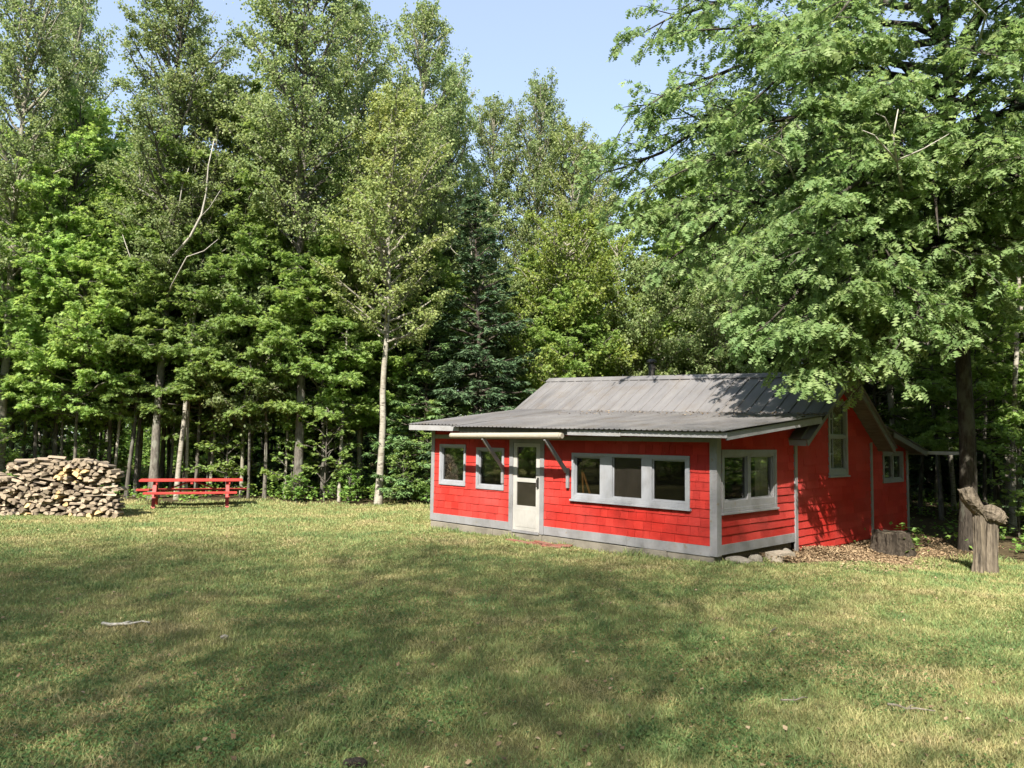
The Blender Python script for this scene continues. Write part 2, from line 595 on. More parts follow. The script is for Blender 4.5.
def tubes(PTS, RAD, sides):
    """PTS (B,n,3), RAD (B,n) -> verts, quads"""
    B, n, _ = PTS.shape
    T = np.empty_like(PTS)
    T[:, 1:-1] = PTS[:, 2:] - PTS[:, :-2] if n > 2 else T[:, 1:-1]
    T[:, 0] = PTS[:, 1] - PTS[:, 0]
    T[:, -1] = PTS[:, -1] - PTS[:, -2]
    T = unit(T)
    ref = np.zeros((B, 1, 3))
    d = unit(PTS[:, -1] - PTS[:, 0])
    vert = np.abs(d[:, 2]) > 0.85
    ref[:, 0, 2] = ~vert
    ref[:, 0, 0] = vert
    S = unit(np.cross(T, np.broadcast_to(ref, T.shape)))
    U = np.cross(S, T)
    a = np.arange(sides) * 2 * np.pi / sides
    V = PTS[:, :, None] + RAD[:, :, None, None] * (np.cos(a)[:, None] * S[:, :, None] + np.sin(a)[:, None] * U[:, :, None])
    idx = np.arange(B * n * sides).reshape(B, n, sides)
    q = np.stack([idx[:, :-1], np.roll(idx[:, :-1], -1, 2), np.roll(idx[:, 1:], -1, 2), idx[:, 1:]], -1)
    return V.reshape(-1, 3), q.reshape(-1, 4)


def join(parts):
    Vs, Fs, b = [], [], 0
    for v, f in parts:
        Vs.append(v); Fs.append(f + b); b += len(v)
    return np.concatenate(Vs), np.concatenate(Fs)


def along(PTS, b, u):
    """points and tangents at fraction u on polylines b"""
    n = PTS.shape[1]
    t = np.clip(u, 0, 0.9999) * (n - 1)
    i = t.astype(int)
    f = (t - i)[:, None]
    p0, p1 = PTS[b, i], PTS[b, i + 1]
    return p0 * (1 - f) + p1 * f, unit(p1 - p0)


def sweep(start, dirv, L, n, bend, rng, wig):
    """curved polylines: bend (B,3) added as u^2"""
    u = np.linspace(0, 1, n)[None, :, None]
    P = start[:, None] + dirv[:, None] * L[:, None, None] * u + bend[:, None] * L[:, None, None] * u ** 2
    w = np.cumsum(rng.randn(len(start), n, 3) * wig, 1)
    w -= w[:, :1]
    return P + w * L[:, None, None]


def side_shoots(PTS, LEN, rng, per_m, kmin, umin, ang, vert, lenf, lmin, n, droop, wig):
    """shoots leaving polylines to alternating sides; lenf(u) scales the parent length"""
    k = np.maximum(kmin, (LEN * per_m).astype(int))
    b = np.repeat(np.arange(len(PTS)), k)
    u = umin + (1 - umin) * rng.rand(len(b)) ** 0.85
    p, t = along(PTS, b, u)
    side = unit(np.cross(t, np.array([0, 0, 1.0])) + 1e-6)
    sg = np.where(rng.rand(len(b)) < 0.5, -1.0, 1.0)[:, None]
    al = np.radians(ang + rng.randn(len(b)) * 14)[:, None]
    d = unit(t * np.cos(al) + side * sg * np.sin(al) + np.array([0, 0, 1.0]) * (rng.randn(len(b)) * vert[1] + vert[0])[:, None])
    L = np.maximum(lmin, LEN[b] * lenf(u) * (0.6 + 0.7 * rng.rand(len(b))))
    bend = np.zeros((len(b), 3)); bend[:, 2] = droop
    return b, u, sweep(p, d, L, n, bend, rng, wig), L


def make_tree(name, seed, H, r0, f0, n1, L1, el1, bend1, sec, ter, leaf, mats, lean=(0, 0), limbs=None, keep=None,
              wob=0.012, top_el=None, trunk_sides=10, twigs=False, fork=None, thin=1.0):
    """one tree: an Empty with a trunk mesh (stem and limbs) and a crown mesh (leaves)"""
    rng = np.random.RandomState(seed)
    root = empty(name)
    nt = 16
    u = np.linspace(0, 1, nt)
    tr = np.stack([lean[0] * u ** 1.4, lean[1] * u ** 1.4, H * u], -1)
    w = np.cumsum(rng.randn(nt, 3) * wob * H * 0.3, 0); w[:, 2] = 0; w -= w[0]
    tr += w * (u[:, None] ** 0.5)
    rad = r0 * (1 - u) ** 0.75 + 0.012 + r0 * 0.45 * np.exp(-u * H / 0.28)
    tr[0, 2] -= 0.25
    parts = [tubes(tr[None], rad[None], trunk_sides)]
    T = tr[None]
    if fork:
        for (uf, dx, dy, hh, rr) in fork:
            s, _ = along(T, np.array([0]), np.array([uf]))
            uu = np.linspace(0, 1, 10)[:, None]
            q = s + np.array([[dx, dy, 0]]) * uu ** 0.8 + np.array([[0, 0, hh]]) * uu
            q += np.cumsum(rng.randn(10, 3) * 0.03, 0) * uu
            parts.append(tubes(q[None], (rr * (1 - uu[:, 0]) ** 0.7 + 0.01)[None], 8))
    if limbs is None:
        f = f0 + (1 - f0) * (np.arange(n1) + rng.rand(n1)) / n1 * 0.985
        az = np.arange(n1) * 2.39996 + rng.randn(n1) * 0.5
        p, t = along(T, np.zeros(n1, int), f)
        g = (f - f0) / (1 - f0)
        L = np.array([L1(v) for v in g]) * (0.75 + 0.5 * rng.rand(n1))
        el = np.radians(np.array([el1(v) for v in g]) + rng.randn(n1) * 8)
        d = np.stack([np.cos(az) * np.cos(el), np.sin(az) * np.cos(el), np.sin(el)], -1)
        bend = np.zeros((n1, 3)); bend[:, 2] = bend1
        P1 = sweep(p, d, L, 7, bend, rng, 0.022)
        rb = np.minimum(0.45 * r0, 0.012 + 0.016 * L) * thin
    else:
        # hand-laid limbs: (height fraction, end point, sag)
        p, t = along(T, np.zeros(len(limbs), int), np.array([l[0] for l in limbs]))
        e = np.array([l[1] for l in limbs], dtype=float)
        L = np.linalg.norm(e - p, axis=1)
        uu = np.linspace(0, 1, 9)[None, :, None]
        P1 = p[:, None] * (1 - uu) + e[:, None] * uu
        P1[:, :, 2] += np.array([l[2] for l in limbs])[:, None] * np.sin(np.pi * uu[:, :, 0])
        wg = np.cumsum(rng.randn(len(limbs), 9, 3) * 0.022, 1) * L[:, None, None]
        P1 += (wg - wg[:, :1]) * np.minimum(1, 3 * (1 - uu)) * 0.8
        rb = np.minimum(0.5 * r0, 0.02 + 0.014 * L)
    us = np.linspace(0, 1, P1.shape[1])
    parts.append(tubes(P1, rb[:, None] * (1 - us[None]) ** 0.7 + 0.006, 6))
    b2, u2, P2, L2 = side_shoots(P1, L, rng, **sec)
    if keep is not None:
        k = keep(P2[:, -1]); P2, L2 = P2[k], L2[k]
    parts.append(tubes(P2, thin * (0.006 + 0.009 * L2)[:, None] * (1 - np.linspace(0, 1, P2.shape[1])[None]) ** 0.7 + 0.003, 4))
    b3, u3, P3, L3 = side_shoots(P2, L2, rng, **ter)
    if keep is not None:
        k = keep(P3[:, -1]); P3, L3 = P3[k], L3[k]
    if twigs:
        parts.append(tubes(P3, np.full(P3.shape[:2], 0.004), 3))
    V, F = join(parts)
    np_mesh('trunk', V, F, mats[0], root, smooth=True)
    # leaves on the last shoots, on the side branches and on the branch tips
    segs = [(P3, leaf['n']), (P2, leaf.get('n2', 3))]
    Ps, As = [], []
    for PP, m in segs:
        if m <= 0: continue
        b = np.repeat(np.arange(len(PP)), m)
        uu = 0.12 + 0.9 * rng.rand(len(b))
        q, t = along(PP, b, np.clip(uu, 0, 0.999))
        side = unit(np.cross(t, np.array([0, 0, 1.0])) + 1e-6)
        sg = np.where(rng.rand(len(b)) < 0.5, -1.0, 1.0)[:, None]
        a = unit(t * leaf.get('fwd', 0.7) + side * sg * leaf.get('side', 0.8) + rng.randn(len(b), 3) * leaf.get('rand', 0.3))
        a[:, 2] -= leaf.get('droop', 0.3)
        Ps.append(q + rng.randn(len(b), 3) * leaf.get('jit', 0.04)); As.append(a)
    P, A = np.concatenate(Ps), np.concatenate(As)
    if keep is not None:
        k = keep(P); P, A = P[k], A[k]
    nm = np.zeros_like(P); nm[:, 2] = 1
    nm += rng.randn(*P.shape) * leaf.get('tilt', 0.45)
    S = leaf['size'] * (0.65 + 0.6 * rng.rand(len(P)))
    V, F = leaf_mesh(P, A, nm, S, leaf['shape'])
    np_mesh('crown', V, F, mats[1], root)
    return root


# ------------------------------------------------------------------ cabin
def red_paint():
    k = N('red_shingle_paint')
    isl = k.island()
    col = k.ramp(isl, [(0.0, (0.46, 0.020, 0.012)), (0.6, (0.53, 0.024, 0.015)), (1.0, (0.60, 0.034, 0.021))])
    grain = k.noise(3.0, 5, 0.6, k.coord('Object', scale=(14, 14, 1.0)))
    col = k.hsv(col, v=k.rng(grain, 0.84, 1.14))
    stain = k.noise(0.9, 5, 0.65, k.coord('Object'))
    col = k.mix(k.math('MULTIPLY', k.ramp(stain, [(0.52, (0, 0, 0)), (0.85, (1, 1, 1))]), 0.5), col, (0.26, 0.028, 0.022))
    fade = k.noise(0.45, 3, 0.6, k.coord('Object', scale=(1, 1, 1.6)))
    col = k.hsv(col, s=k.rng(fade, 1.06, 0.86), v=k.rng(fade, 0.88, 1.12))
    chip = k.noise(17, 4, 0.7, k.coord('Object'))
    col = k.mix(k.ramp(chip, [(0.705, (0, 0, 0)), (0.72, (1, 1, 1))]), col, (0.33, 0.22, 0.16))
    return k.done(k.bsdf(col, 0.65, 0, 0.15, k.bump(grain, 0.35, 0.006)))


def roof_metal(name='weathered_roof_metal', dirt=0.55, dc=(0.20, 0.165, 0.13)):
    k = N(name)
    st = k.noise(0.8, 6, 0.65, k.coord('Object', scale=(2.2, 0.6, 0.6)))
    col = k.ramp(st, [(0.3, (0.175, 0.170, 0.176)), (0.55, (0.255, 0.247, 0.250)), (0.75, (0.31, 0.30, 0.298))])
    lich = k.noise(1.6, 7, 0.7, k.coord('Object'))
    col = k.mix(k.math('MULTIPLY', k.ramp(lich, [(0.5, (0, 0, 0)), (0.7, (1, 1, 1))]), dirt), col, dc)
    return k.done(k.bsdf(col, k.rng(st, 0.42, 0.62), 0.35, 0.4))


def glass_material(name, tint, dust, gloss=0.03):
    k = N(name)
    tr = k.n('ShaderNodeBsdfTransparent'); tr.inputs[0].default_value = (*tint, 1)
    gl = k.n('ShaderNodeBsdfGlossy'); gl.inputs[0].default_value = (1, 1, 1, 1); gl.inputs['Roughness'].default_value = gloss
    fr = k.n('ShaderNodeFresnel'); fr.inputs[0].default_value = 1.5
    m1 = k.n('ShaderNodeMixShader')
    k.l(k.math('MULTIPLY', fr.outputs[0], 0.6), m1.inputs[0]); k.l(tr.outputs[0], m1.inputs[1]); k.l(gl.outputs[0], m1.inputs[2])
    df = k.n('ShaderNodeBsdfDiffuse'); df.inputs[0].default_value = (0.25, 0.22, 0.18, 1)
    nz = k.noise(3.5, 5, 0.7, k.coord('Object'))
    m2 = k.n('ShaderNodeMixShader')
    k.l(k.rng(nz, dust * 0.3, dust * 1.6), m2.inputs[0])
    k.l(m1.outputs[0], m2.inputs[1]); k.l(df.outputs[0], m2.inputs[2])
    return k.done(m2.outputs[0])


M['red'] = red_paint()
M['core'] = paint_material('wall_boards', (0.055, 0.034, 0.021), (0.03, 0.02, 0.015))
M['trim'] = paint_material('grey_trim_paint', (0.30, 0.30, 0.315), (0.16, 0.145, 0.12), 0.5, peel=(0.26, 0.22, 0.17))
M['frame'] = paint_material('pale_frame_paint', (0.36, 0.375, 0.41), (0.22, 0.2, 0.17), 0.4)
M['fascia'] = paint_material('grey_fascia_paint', (0.38, 0.38, 0.39), (0.2, 0.18, 0.15), 0.5, peel=(0.30, 0.26, 0.2))
M['white'] = paint_material('door_paint', (0.50, 0.49, 0.465), (0.32, 0.29, 0.25), 0.35, 0.4)
M['cream'] = paint_material('cream_paint', (0.45, 0.41, 0.33), (0.36, 0.3, 0.22), 0.5)
M['rake'] = paint_material('shade_tinted_rake_paint', (0.19, 0.185, 0.18), (0.10, 0.09, 0.075), 0.7)  # darker than the other trim: the shade on these boards is in the colour
M['soffit'] = wood_material('grey_soffit_boards', (0.10, 0.095, 0.085), (0.22, 0.205, 0.18), (3, 22, 3))
M['roof'] = roof_metal()
M['roof_brown'] = roof_metal('needle_stained_roof_metal', 0.6, (0.19, 0.155, 0.12))
M['glass'] = glass_material('window_glass', (0.66, 0.67, 0.65), 0.003)
M['clear'] = glass_material('clear_glass', (0.88, 0.89, 0.87), 0.002)
M['dusty'] = glass_material('dusty_glass', (0.36, 0.34, 0.32), 0.07, 0.12)
M['concrete'] = paint_material('old_concrete', (0.27, 0.245, 0.20), (0.10, 0.09, 0.07), 0.95, 0.95, 1.6)
M['stone'] = paint_material('field_stone', (0.33, 0.30, 0.25), (0.14, 0.125, 0.10), 0.8, 0.95, 5.0)
M['dark_metal'] = paint_material('sooty_metal', (0.05, 0.048, 0.046), (0.12, 0.09, 0.07), 0.5, 0.45)
M['galv'] = paint_material('dull_gutter_paint', (0.55, 0.55, 0.53), (0.3, 0.28, 0.24), 0.5, 0.5)
M['floor_in'] = wood_material('floor_boards', (0.05, 0.03, 0.018), (0.10, 0.065, 0.04), (3, 20, 3))
M['curtain'] = paint_material('beige_curtain', (0.85, 0.78, 0.64), (0.65, 0.58, 0.46), 0.4, 0.95)
M['stick'] = wood_material('orange_pole_wood', (0.55, 0.22, 0.06), (0.7, 0.32, 0.10))
M['rot_wood'] = wood_material('rotten_sill_wood', (0.05, 0.038, 0.028), (0.22, 0.17, 0.12), (2, 30, 30))


def sub_rect(poly, rects):
    """convex polygon minus rectangles -> convex polygons (2-D)"""
    def clip(pl, axis, val, keep_less):
        out = []
        for i in range(len(pl)):
            a, b = pl[i], pl[(i + 1) % len(pl)]
            ia = (a[axis] <= val) if keep_less else (a[axis] >= val)
            ib = (b[axis] <= val) if keep_less else (b[axis] >= val)
            if ia: out.append(a)
            if ia != ib:
                t = (val - a[axis]) / (b[axis] - a[axis])
                out.append((a[0] + t * (b[0] - a[0]), a[1] + t * (b[1] - a[1])))
        return out
    polys = [poly]
    for (a0, a1, z0, z1) in rects:
        nxt = []
        for pl in polys:
            xs = [p[0] for p in pl]; zs = [p[1] for p in pl]
            if max(xs) <= a0 or min(xs) >= a1 or max(zs) <= z0 or min(zs) >= z1:
                nxt.append(pl); continue
            l = clip(pl, 0, a0, True); r = clip(pl, 0, a1, False)
            m = clip(clip(pl, 0, a0, False), 0, a1, True) if len(pl) > 2 else []
            lo = clip(m, 1, z0, True) if len(m) > 2 else []
            hi = clip(m, 1, z1, False) if len(m) > 2 else []
            nxt += [q for q in (l, r, lo, hi) if len(q) > 2]
        polys = nxt
    return [p for p in polys if poly_area(p) > 2e-5]


def poly_area(p):
    return abs(sum(p[i][0] * p[(i + 1) % len(p)][1] - p[(i + 1) % len(p)][0] * p[i][1] for i in range(len(p)))) / 2


def clip_convex(pl, conv):
    """clip pl by convex polygon conv (counter-clockwise)"""
    out = pl
    for i in range(len(conv)):
        c0, c1 = conv[i], conv[(i + 1) % len(conv)]
        nx = []
        f = lambda q: (c1[0] - c0[0]) * (q[1] - c0[1]) - (c1[1] - c0[1]) * (q[0] - c0[0])
        for j in range(len(out)):
            a, b = out[j], out[(j + 1) % len(out)]
            fa, fb = f(a), f(b)
            if fa >= 0: nx.append(a)
            if (fa >= 0) != (fb >= 0):
                t = fa / (fa - fb)
                nx.append((a[0] + t * (b[0] - a[0]), a[1] + t * (b[1] - a[1])))
        out = nx
        if len(out) < 3: return []
    return out


def slab(mb, fn, poly, o0, o1, mi=0):
    """extrude a 2-D polygon from offset o0 to o1; offsets may be functions of z"""
    g0 = o0 if callable(o0) else (lambda z: o0)
    g1 = o1 if callable(o1) else (lambda z: o1)
    n = len(poly)
    vs = [fn(a, z, g1(z)) for a, z in poly] + [fn(a, z, g0(z)) for a, z in poly]
    mb.add(vs, [tuple(range(n)), tuple(range(2 * n - 1, n - 1, -1))] + [(i, i + n, (i + 1) % n + n, (i + 1) % n) for i in range(n)], mi)


def shingle(mb, fn, poly, holes, z0, course, rng, wmin=0.13, wmax=0.32, butt=0.026):
    a0 = min(p[0] for p in poly); a1 = max(p[0] for p in poly); zt = max(p[1] for p in poly)
    z = z0; row = 0
    while z < zt:
        c = course * (1 + rng.uniform(-0.05, 0.05))
        a = a0 - rng.random() * wmax
        dip = rng.uniform(-0.004, 0.004)
        while a < a1:
            w = rng.uniform(wmin, wmax)
            zb = z + dip + rng.uniform(-0.004, 0.003)
            ztp = z + c + 0.012
            ob = butt + rng.uniform(-0.003, 0.005)
            rect = [(a + 0.003, zb), (a + w - 0.003, zb), (a + w - 0.003, ztp), (a + 0.003, ztp)]
            pc = clip_convex(rect, poly)
            if pc:
                for q in sub_rect(pc, holes):
                    slab(mb, fn, q, 0.0005, lambda zz, zb=zb, ztp=ztp, ob=ob: ob - (ob - 0.007) * (zz - zb) / (ztp - zb))
            a += w
        z += c; row += 1


F_FRONT = lambda a, z, o: (a, -o, z)
F_RIGHT = lambda a, z, o: (o, a, z)
F_LEFT = lambda a, z, o: (-8.0 - o, 9.94 - a, z)      # a runs from the back to the front
F_BACK = lambda a, z, o: (-a, 9.94 + o, z)

RIDGE_Y, RIDGE_Z, PITCH = 5.27, 3.70, 0.64
TILT = -0.028        # the old roof rises towards its far end (per metre of -x)


def z_main(x, y): return RIDGE_Z + TILT * x - PITCH * abs(y - RIDGE_Y)
def z_front(x, y): return 2.27 + 0.103 * (y + 0.55) + (-0.013 - 0.0036 * (y + 0.55)) * x
def z_rear(x, y): return 2.60 - 0.195 * (y - 7.0) - 0.02 * x


cabin = empty('cabin', (CX, CY, 0), CR)
tag(cabin, 'red shingled cabin with a grey metal roof and pale window frames', 'cabin')
rs = random.Random(11)

front_holes = {          # outer casings: a0, a1, z0, z1
    'w1': (-7.69, -6.72, 0.93, 1.92), 'w2': (-6.33, -5.40, 0.90, 1.86),
    'tri': (-3.36, -0.52, 0.845, 1.80), 'door': (-5.22, -4.16, 0.03, 2.08)}
FH = list(front_holes.values())
front_poly = [(-8.0, 0.03), (0, 0.03), (0, 2.20), (-8.0, 2.29)]
A_poly = [(0, 0.06), (3.19, 0.06), (3.19, 2.50), (0, 2.18)]
g0, g1 = 3.19, 7.35
B_poly = [(g0, -0.24), (g1, -0.36), (g1, z_main(0, g1) - 0.15), (RIDGE_Y, RIDGE_Z - 0.15), (g0, z_main(0, g0) - 0.15)]
C_poly = [(7.35, -0.19), (9.94, -0.19), (9.94, z_rear(0, 9.94) - 0.10), (7.35, z_rear(0, 7.35) - 0.10)]
hole_A = (0.16, 2.29, 0.80, 1.93)
hole_B = (4.83, 5.88, 1.36, 3.06)
hole_C = (8.12, 9.58, 1.10, 1.90)


def shrink(r, d): return (r[0] + d, r[1] - d, r[2] + d, r[3] - d)


def wall(fn, poly, holes, z0, label=None, course=0.165, skin=True, wmin=0.13, wmax=0.32):
    mb = MB()
    for q in sub_rect(poly, [shrink(h, 0.05) for h in holes]):
        slab(mb, fn, q, -0.10, 0.0, 1)
    if skin:
        z1 = max(p[1] for p in poly)
        sp = clip_convex(poly, [(-50, z0), (50, z0), (50, 50), (-50, 50)])
        shingle(mb, fn, sp, [shrink(h, 0.02) for h in holes], z0, course, rs, wmin, wmax, 0.019 if wmin < .2 else 0.025)
    o = mb.build('wall', [M['red'], M['core']], cabin)
    if label: o['label'] = label
    return o


wall(F_FRONT, front_poly, FH, 0.20, 'sunlit red shingled front wall with the white door')
wall(F_RIGHT, A_poly, [hole_A], 0.215, 'red side wall of the low front room', wmin=0.3, wmax=0.8)
wall(F_RIGHT, B_poly, [hole_B], -0.36, 'tall red gable wall with one narrow window', wmin=0.3, wmax=0.9)
wall(F_RIGHT, C_poly, [hole_C], -0.19, 'short red wall of the rear lean-to', wmin=0.3, wmax=0.8)
# far sides (their own windows let the woods show through the front panes)
L_poly = [(0, -0.2), (9.94, 0.0), (9.94, 2.29), (6.75, 2.72), (9.94 - RIDGE_Y, RIDGE_Z + 0.08), (2.59, 2.60), (0, 2.0)]
lh = [(9.94 - 2.3, 9.94 - 0.45, 0.9, 1.92)]
mbL = MB()
for q in sub_rect([(6.75, 0.0), (9.94, 0.0), (9.94, 2.29), (6.75, 2.72)], [shrink(h, 0.05) for h in lh]): slab(mbL, F_LEFT, q, -0.1, 0, 1)
slab(mbL, F_LEFT, [(2.59, -0.2), (6.75, -0.2), (6.75, z_main(-8, g0) - 0.15), (9.94 - RIDGE_Y, RIDGE_Z + 0.224 - 0.15), (2.59, z_main(-8, g1) - 0.15)], -0.1, 0, 1)
slab(mbL, F_LEFT, [(0, -0.2), (2.59, -0.2), (2.59, z_rear(-8, 7.35) - 0.1), (0, z_rear(-8, 9.94) - 0.1)], -0.1, 0, 1)
shingle(mbL, F_LEFT, [(0, 0.0), (9.94, 0.0), (9.94, 2.2), (0, 2.0)], [shrink(h, 0.02) for h in lh], 0.0, 0.165, rs)
mbL.build('wall', [M['red'], M['core']], cabin)
mbB = MB()
slab(mbB, F_BACK, [(0, -0.19), (8.0, -0.1), (8.0, 2.0), (0, z_rear(0, 9.94) - 0.1)], -0.1, 0, 1)
shingle(mbB, F_BACK, [(0, -0.1), (8.0, -0.1), (8.0, 1.9), (0, 1.9)], [], -0.1, 0.165, rs)
mbB.build('wall', [M['red'], M['core']], cabin)

# inside: floor, partition and ceiling boards keep the rooms dark
mb = MB(); mb.box(-7.88, -0.12, 0.12, 9.82, -0.02, 0.06); mb.build('floor', M['floor_in'], cabin)
mb = MB(); mb.box(-7.88, -4.6, 3.10, 3.17, 0.062, 2.42); mb.box(-3.6, -0.12, 3.10, 3.17, 0.062, 2.42); mb.box(-4.6, -3.6, 3.10, 3.17, 2.0, 2.42)
mb.box(-5.9, -5.83, 0.12, 1.9, 0.062, 2.2)
mb.build('inner_wall', M['core'], cabin)


def roof_sheet(mb, c, thick=0.008, period=0.23, rib=0.022, rows=7, wav=0.0, rng=None):
    """ribbed metal sheet; c = eave-left, eave-right, top-right, top-left"""
    c = [Vector(p) for p in c]
    wd = ((c[1] - c[0]).length + (c[2] - c[3]).length) / 2
    us = [0.0]
    k = 0
    while True:
        b = (k + 0.5) * period
        if b + 0.04 >= wd: break
        for dx, _ in ((-0.024, 0), (-0.011, 1), (0.011, 1), (0.024, 0)): us.append((b + dx) / wd)
        us.append((b + period * 0.5) / wd) if b + period * 0.5 < wd - 0.01 else None
        k += 1
    us.append(1.0)
    us = sorted(set(us))
    nrm = (c[1] - c[0]).cross(c[3] - c[0]).normalized()
    if nrm.z < 0: nrm = -nrm
    base = len(mb.v); nu = len(us)
    for layer in (0, 1):
        for r in range(rows):
            v = r / (rows - 1)
            for u in us:
                p = (c[0] * (1 - u) + c[1] * u) * (1 - v) + (c[3] * (1 - u) + c[2] * u) * v
                ph = (u * wd) % period - period / 2
                h = rib * max(0.0, min(1.0, (0.024 - abs(ph)) / 0.013)) if abs(ph) < 0.024 else 0.0
                h += wav * math.sin(u * wd * 1.3 + v * 2) * math.sin(v * 3.1 + u * 5)
                mb.v.append(tuple(p + nrm * (h - layer * thick)))
    L = rows * nu
    for r in range(rows - 1):
        for i in range(nu - 1):
            a = base + r * nu + i
            mb.f.append([a, a + 1, a + nu + 1, a + nu]); mb.mi.append(0)
            mb.f.append([a + L + nu, a + L + nu + 1, a + L + 1, a + L]); mb.mi.append(0)
    for i in range(nu - 1):
        a = base + i; t = base + (rows - 1) * nu + i
        mb.f.append([a + L, a + L + 1, a + 1, a]); mb.mi.append(0)
        mb.f.append([t, t + 1, t + L + 1, t + L]); mb.mi.append(0)
    for r in range(rows - 1):
        a = base + r * nu; e = a + nu - 1
        mb.f.append([a, a + nu, a + nu + L, a + L]); mb.mi.append(0)
        mb.f.append([e + L, e + nu + L, e + nu, e]); mb.mi.append(0)


def deck(mb, c, d0, d1):
    c = [Vector(p) for p in c]
    dn = Vector((0, 0, 1))
    mb.hexa([p - dn * d1 for p in c] + [p - dn * d0 for p in c], 0)


# --- front lean-to roof
def pf(x, y): return (x, y, z_front(x, y))
def pm(x, y): return (x, y, z_main(x, y))
def pr(x, y): return (x, y, z_rear(x, y))


JL, JR = 3.50, 3.85       # where the lean-to meets the main roof, far end and near end
roof = empty('roof'); roof.parent = cabin
mb = MB()
roof_sheet(mb, [pf(-6.62, -0.61), pf(0.57, -0.61), pf(0.57, JR), pf(-6.62, JL + 0.08)], wav=0.008, rib=0.014, period=0.125)
e0 = Vector(pf(-8.36, -0.53)); e0.z += 0.03
e1 = Vector(pf(-6.45, -0.50)); e1.z += 0.03
roof_sheet(mb, [e0, e1, Vector(pf(-6.45, JL)) + Vector((0, 0, .02)), Vector(pf(-8.36, JL)) + Vector((0, 0, .02))], wav=0.006, rib=0.020, period=0.125)
o = mb.build('metal_sheet', M['roof_brown'], roof, smooth=False); o['label'] = 'low ribbed metal sheets over the front room'
# --- main gable roof
mb = MB()
roof_sheet(mb, [pm(-8.80, 2.86), pm(0.46, 2.86), pm(0.46, RIDGE_Y - 0.03), pm(-8.80, RIDGE_Y - 0.03)], wav=0.01, period=0.33, rib=0.020)
roof_sheet(mb, [pm(0.46, 7.92), pm(-8.80, 7.92), pm(-8.80, RIDGE_Y + 0.03), pm(0.46, RIDGE_Y + 0.03)], wav=0.01)
o = mb.build('metal_sheet', M['roof'], roof); o['label'] = 'steep ribbed metal sheets of the main gable'
mb = MB()
for s in (-1, 1):
    a = [Vector(pm(-8.84, RIDGE_Y)) + Vector((0, 0, .04)), Vector(pm(0.49, RIDGE_Y)) + Vector((0, 0, .04))]
    b = [Vector(pm(0.49, RIDGE_Y + s * 0.17)) + Vector((0, 0, .034)), Vector(pm(-8.84, RIDGE_Y + s * 0.17)) + Vector((0, 0, .034))]
    q = [a[0], a[1], b[0], b[1]]
    mb.hexa([p - Vector((0, 0, .012)) for p in q] + q)
mb.build('ridge_cap', M['roof'], roof)
# --- rear lean-to roof
mb = MB()
roof_sheet(mb, [pr(0.42, 10.42), pr(-8.3, 10.42), pr(-8.3, 6.95), pr(0.42, 6.95)])
o = mb.build('metal_sheet', M['roof'], roof); o['label'] = 'dark metal sheets of the rear lean-to'
# --- board decks under the sheets
mb = MB()
deck(mb, [pf(-8.28, -0.47), pf(0.47, -0.47), pf(0.47, 3.3), pf(-8.28, 3.2)], 0.03, 0.115)
deck(mb, [pm(-8.72, 2.92), pm(0.36, 2.92), pm(0.36, RIDGE_Y), pm(-8.72, RIDGE_Y)], 0.03, 0.135)
deck(mb, [pm(0.36, 7.86), pm(-8.72, 7.86), pm(-8.72, RIDGE_Y), pm(0.36, RIDGE_Y)], 0.032, 0.137)
deck(mb, [pr(0.34, 10.36), pr(-8.2, 10.36), pr(-8.2, 7.2), pr(0.34, 7.2)], 0.03, 0.10)
mb.build('soffit', M['soffit'], roof)


# --- fascia and rake boards
def board(a, b, h, t, mat, name, drop=0.0, up=(0, 0, 1), label=None):
    m = MB(); a, b = Vector(a), Vector(b)
    m.bar(a - Vector((0, 0, drop + h / 2)), b - Vector((0, 0, drop + h / 2)), t, h, up)
    o = m.build(name, mat, cabin, bevel=0.004)
    if label: o['label'] = label
    return o


board(pf(-3.05, -0.535), pf(-1.72, -0.535), 0.115, 0.03, M['fascia'], 'fascia', 0.03)
board(Vector(pf(-1.715, -0.53)), Vector(pf(0.53, -0.53)), 0.10, 0.03, M['fascia'], 'fascia', 0.032)
board(pf(-6.44, -0.485), pf(-3.055, -0.485), 0.12, 0.03, M['soffit'], 'fascia', 0.03)
board(Vector(pf(-8.33, -0.505)) + Vector((0, 0, .028)), Vector(pf(-6.45, -0.485)) + Vector((0, 0, .02)), 0.125, 0.03, M['fascia'], 'fascia', 0.02)
board(pf(-8.315, -0.49), pf(-8.315, 3.3), 0.13, 0.03, M['fascia'], 'rake_board', 0.012)
board(pf(0.505, -0.515), pf(0.505, 3.35), 0.14, 0.03, M['trim'], 'rake_board', 0.03, label='rake board along the low roof edge')
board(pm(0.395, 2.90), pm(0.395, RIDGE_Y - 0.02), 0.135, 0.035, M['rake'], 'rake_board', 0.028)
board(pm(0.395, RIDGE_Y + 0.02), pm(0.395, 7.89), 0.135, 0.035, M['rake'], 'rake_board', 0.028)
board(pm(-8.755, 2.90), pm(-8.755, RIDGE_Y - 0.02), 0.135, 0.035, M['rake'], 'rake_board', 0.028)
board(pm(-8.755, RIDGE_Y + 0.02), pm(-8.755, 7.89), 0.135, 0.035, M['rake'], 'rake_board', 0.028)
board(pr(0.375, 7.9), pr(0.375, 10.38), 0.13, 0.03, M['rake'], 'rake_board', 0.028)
board(pm(-8.6, 2.895), pm(0.375, 2.895), 0.12, 0.03, M['trim'], 'fascia', 0.035)
board(pr(-8.2, 10.385), pr(0.35, 10.385), 0.10, 0.03, M['trim'], 'fascia', 0.03)
